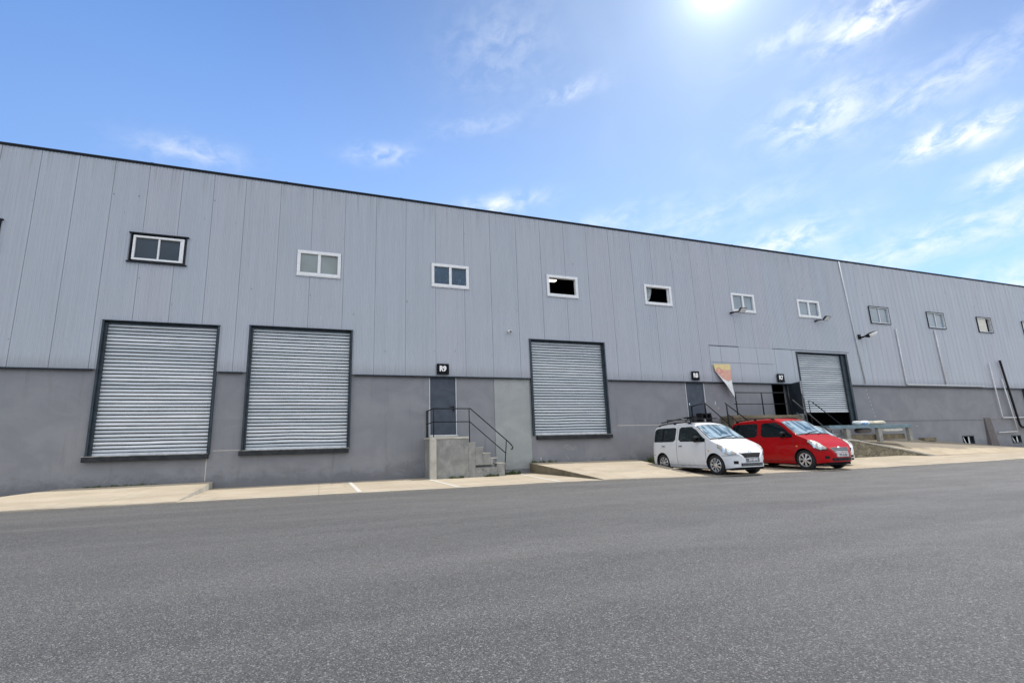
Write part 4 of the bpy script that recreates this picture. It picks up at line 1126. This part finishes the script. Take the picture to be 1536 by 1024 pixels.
def make_car(name, label, paint, loc, rz=R(-90), plate='plate', ptxt='', white=False, L=1.0, H=1.0, grille='dark', WS=1.0, WHL=1.0):
    root = empty(name, loc, rz); tag(root, label, 'car')
    body = make_body(paint, root)
    for wx in WX:
        for s in (-1, 1): wheel(root, wx, s, 9 if white else 7)
    # windscreen
    ws = MB()
    wt = lambda x: 1.0+.30 - .04*(x-.4)
    def wsf(side): panel(ws, .425, 1.045, lambda x: 1.30-.03*x, lambda x: 2.0, side, .006, 14, 12)
    wsf(1); wsf(-1); w = place(ws, 'windscreen', M['windscreen'], root, smooth=True)
    ru = MB()
    for s in (1, -1):
        panel(ru, .40, .425, lambda x: 1.17, lambda x: 2.0, s, .005, 1, 12); panel(ru, 1.045, 1.10, lambda x: 1.17, lambda x: 2.0, s, .006, 2, 12)
        panel(ru, .40, 1.10, lambda x: 1.20-.03*x, lambda x: 1.30-.03*x, s, .005, 12, 2)
    place(ru, 'windscreen_seal', M['black'], w, smooth=True)
    wp = MB(); wp.tube([(1.13, -.45, 1.075), (1.03, -.1, 1.13), (.98, .35, 1.175)], .010, 6); wp.tube([(1.13, .15, 1.075), (1.02, .45, 1.11), (1.0, .62, 1.12)], .010, 6)
    place(wp, 'wiper', M['black'], w)
    # side glass
    for s in (-1, 1):
        gl = MB()
        def bot(x): return tz(x, 1.005-.02*sm(x, .2, .8))
        def topf(x):
            return min(.985, tz(x, 1.475)) if x < .25 else max(bot(x)+.002, min(.96, tz(x, 1.475 - .42*sm(x, .12, .98)**1.15)))
        fa, fb = -.40, .88
        def tf(x):
            c = 1-.10*(1-sm(x, fa, fa+.10)); return bot(x)+(topf(x)-bot(x))*c
        def bf(x): return bot(x)+.05*(1-sm(x, fa, fa+.12))
        panel(gl, fa, fb, bf, tf, s, .004, 26, 6)
        place(gl, 'front_side_window', M['carglass'], root, smooth=True)
        gl = MB(); ra, rb = -1.74, -.56
        def rtop(x): return bot(x)+(min(.985, tz(x, 1.475))-bot(x))*(1-.10*(1-sm(x, ra, ra+.08))-.08*sm(x, rb-.08, rb))
        def rbot(x): return bot(x)+.02*(1-sm(x, ra, ra+.05))+.05*sm(x, rb-.12, rb)
        panel(gl, ra, rb, rbot, rtop, s, .004, 22, 6)
        rw = place(gl, 'rear_side_window', M['carglass'], root, smooth=True)
        pl = MB(); panel(pl, -1.28, -1.20, rbot, rtop, s, .007, 2, 6); place(pl, 'window_pillar', M['black'], rw, smooth=True)
        # panel gaps
        sg = MB(); wdt = .006
        def vgap(xa, z0, z1, lean=0):
            sg.grid(lambda u, v: sect_off(xa+lean*v+(u-.5)*wdt*2, tz(xa+lean*v, z0)*(1-v)+tz(xa+lean*v, z1)*v, .003, s), 1, 14, s < 0)
        vgap(-.48, .26, 1.50); vgap(.88, .28, .98, .02)
        def hgap(xa, xb, z): sg.grid(lambda u, v: sect_off(xa+(xb-xa)*u, tz(xa+(xb-xa)*u, z+(v-.5)*.010), .003, s), 16, 1, s < 0)
        hgap(-.48, .88, .265); hgap(-.9, -.48, .265)
        vgap(-1.80, .62, 1.40, .03)
        hgap(1.53, 1.90, .575); hgap(-1.90, -1.62, .56)
        place(sg, 'door_gap', M['seam'], root, smooth=True)
        for hx in (-.36, -1.25):
            dh = MB(); yb = sect(hx+.08, tz(hx+.08, .86))[1]
            dh.tube([(hx, s*(yb-.005), .86), (hx+.02, s*(yb+.022), .862), (hx+.13, s*(yb+.022), .862), (hx+.15, s*(yb-.005), .86)], .012, 8)
            place(dh, 'door_handle', M['black'] if white else paint, root)
        ind = MB(); panel(ind, 1.0, 1.06, lambda x: tz(x, .70), lambda x: tz(x, .735), s, .006, 2, 2); place(ind, 'side_indicator', M['amber'], root)
        # mirror
        mr = MB(); ym = .80
        mr.grid(lambda u, v: (.56+.14*u+.05*math.sin(v*6.283)*math.sin(math.pi*u)*.4 - .03, s*(ym+.11+.15*math.cos(v*2*math.pi)*math.sin(math.pi*(u*.9+.05))**.5), 1.075+.10*math.sin(v*2*math.pi)*math.sin(math.pi*(u*.9+.05))**.5), 8, 18)
        mr.tube([(.72, s*(.76), .99), (.66, s*(.84), 1.04)], .03, 8)
        place(mr, 'mirror', M['black'], root, smooth=True)
        # headlight
        hl = MB()
        def hb(x): return 1.0-.10+.50*0 - .34*sm(x, 1.42, 1.72)
        def ht(x): return 1.0-.10+.10 + .62*sm(x, 1.40, 1.62)*(1) - .02
        zl = lambda x: tz(x, .835-.215*sm(x, 1.40, 1.72))
        zu = lambda x: max(zl(x)+.02, .98+.40*sm(x, 1.42, 1.58)-.22*sm(x, 1.66, 1.84))
        hs = MB(); panel(hs, 1.40, 1.86, lambda x: zl(x)-.06, lambda x: zu(x)+.05, s, .004, 16, 8)
        place(hs, 'headlight_surround', M['seam'] if not white else M['railgrey'], root, smooth=True)
        panel(hl, 1.42, 1.845, zl, zu, s, .008, 16, 8)
        ho = place(hl, 'headlight', M['lens'], root, smooth=True)
        hb_ = MB()
        for cx, rr in ((1.60, .055), (1.73, .05)):
            panel(hb_, cx-rr, cx+rr, lambda x: .98-.30*math.sqrt(max(0, 1-((x-cx)/rr)**2))*.8, lambda x: .98+.30*math.sqrt(max(0, 1-((x-cx)/rr)**2))*.8, s, .012, 8, 4)
        place(hb_, 'reflector', M['bulb'], ho, smooth=True)
        # fog light recess
        fg = MB(); panel(fg, 1.80, 1.875, lambda x: tz(x, .335), lambda x: tz(x, .42), s, .006, 4, 4); place(fg, 'fog_light', M['well'], root, smooth=True)
        tl = MB(); panel(tl, -1.915, -1.85, lambda x: tz(x, .98), lambda x: min(1.0, tz(x, 1.28)), s, .006, 4, 6); place(tl, 'tail_light', M['paint_red'], root, smooth=True)
        # roof rail
        rr = MB()
        def rp(x, h): p = sect(x, 1.32); return (x, s*p[1], p[2]+h)
        rr.tube([rp(-1.62, .0), rp(-1.5, .045), rp(-.9, .055), rp(-.2, .05), rp(.02, .035), rp(.14, -.005)], .016, 8)
        for fx in (-1.55, -.72, .04): q = rp(fx, .0); rr.box(q[0]-.05, q[0]+.05, q[1]-.018, q[1]+.018, q[2]-.02, q[2]+.04)
        place(rr, 'roof_rail', M['black'], root)
    # grille
    gr = MB()
    for s in (1, -1): panel(gr, 1.865, 1.932, lambda x: 1.42, lambda x: 2.0, s, .006, 4, 8)
    gg = place(gr, 'grille', M['well'] if grille == 'dark' else M['railgrey'], root, smooth=True)
    gb = MB()
    for k in range(2 if grille == 'dark' else 4):
        xx = (1.858 if grille == 'dark' else 1.872)+k*(.012 if grille == 'dark' else .014)
        for s in (1, -1): panel(gb, xx, xx+(.012 if grille == 'dark' else .006), lambda x: 1.46, lambda x: 2.0, s, .013, 1, 8)
    place(gb, 'grille_bar', paint if grille == 'dark' else M['black'], gg, smooth=True)
    # lower intake following the bumper
    it = MB()
    def fx(y, z):           # front of the body at half-width y and height z, by bisection
        lo, hi = 1.2, 1.955
        for _ in range(18):
            md = (lo+hi)/2; p = sect(md, max(0, min(1, tz(md, z)))) if z < top(md) else (0, 0, 0)
            inside = z < top(md)-.005 and abs(y) < p[1]
            if inside: lo = md
            else: hi = md
        return lo
    it.grid(lambda u, v: (fx((u-.5)*.86, .27+.085*v)+.008, (u-.5)*.86, .27+.085*v), 20, 3)
    place(it, 'lower_intake', M['well'], root, smooth=True)
    sl_ = MB()
    for z in (.295, .325): sl_.grid(lambda u, v: (fx((u-.5)*.8, z+.008*v)+.014, (u-.5)*.8, z+.008*v), 20, 1)
    place(sl_, 'intake_slat', M['railgrey'] if white else M['seam'], root)
    px_ = fx(.2, .43)+.02
    pb = MB(); pb.box(px_-.03, px_+.0, -.26, .26, .385, .495); po = place(pb, 'number_plate', M[plate], root, bevel=.004)
    if ptxt:
        text_mesh(ptxt, .098, M['letter'] if plate == 'plate_dark' else M['ink'], po, (px_+.004, 0, .438), (R(90), 0, R(90)), 'plate_characters', .012, .95)
    em = MB(); ex = 1.865; pz = sect(ex, 2.0)
    em.tube([(ex-.012, 0, pz[2]-.005), (ex+.010, 0, pz[2]+.012)], .045, 18); place(em, 'emblem', M['chrome'], root, smooth=False)
    un = MB(); un.box(-1.85, 1.75, -.62, .62, .15, .22); place(un, 'underbody', M['well'], root)
    root.scale = (L, WS, H)
    for ch in root.children:
        if ch.name.startswith('wheel'):
            cx = WX[0] if sum(v.co.x for v in ch.data.vertices) > 0 else WX[1]
            ch.scale.x = WHL; ch.location.x = cx*(1-WHL)
    return root
make_rotz = R(-90)
wc = make_car('parked_car', 'white compact family car with black roof bars parked beside the mossy ramp', M['paint_white'], (13.19, -3.38, -.07), plate='plate_dark', ptxt='AH LKP5', white=True, L=1.02, H=1.10, WS=1.04, WHL=1.07)
wc['group'] = 'cars parked nose out by the docks'
rk = MB()
rk.box(-.02, .05, -.62, .62, 1.735, 1.76); rk.box(-1.1, -1.03, -.62, .62, 1.735, 1.76)
rk.prism([(-1.45, -.60, 1.66), (-.42, -.60, 1.745), (-.42, -.60, 1.775), (-1.45, -.60, 1.685)], (0, .09, 0))
rk.box(-.25, .32, -.62, -.50, 1.775, 1.80); rk.box(-.2, .25, -.60, -.40, 1.76, 1.774)
for x_ in (-.02, .06): rk.tube([(x_-.0, -.6, 1.74), (x_+(.10 if x_ > 0 else -.10), -.63, 1.64)], .014, 6)
rk.tube([(-1.06, -.6, 1.74), (-1.06, -.62, 1.64)], .014, 6)
place(rk, 'roof_rack', M['black'], wc)
rc = make_car('parked_car', 'red compact family car with roof rails parked between two white cars', M['paint_red'], (17.23, -3.36, -.07), plate='plate', ptxt='771 A 23', grille='chrome', L=1.06, H=1.17, WS=1.06, WHL=1.09)
rc['group'] = 'cars parked nose out by the docks'
tc = make_car('parked_car', 'white car mostly hidden behind the red car on its right side', M['paint_white'], (19.42, -2.42, 0), L=.84, H=.98)
tc['group'] = 'cars parked nose out by the docks'
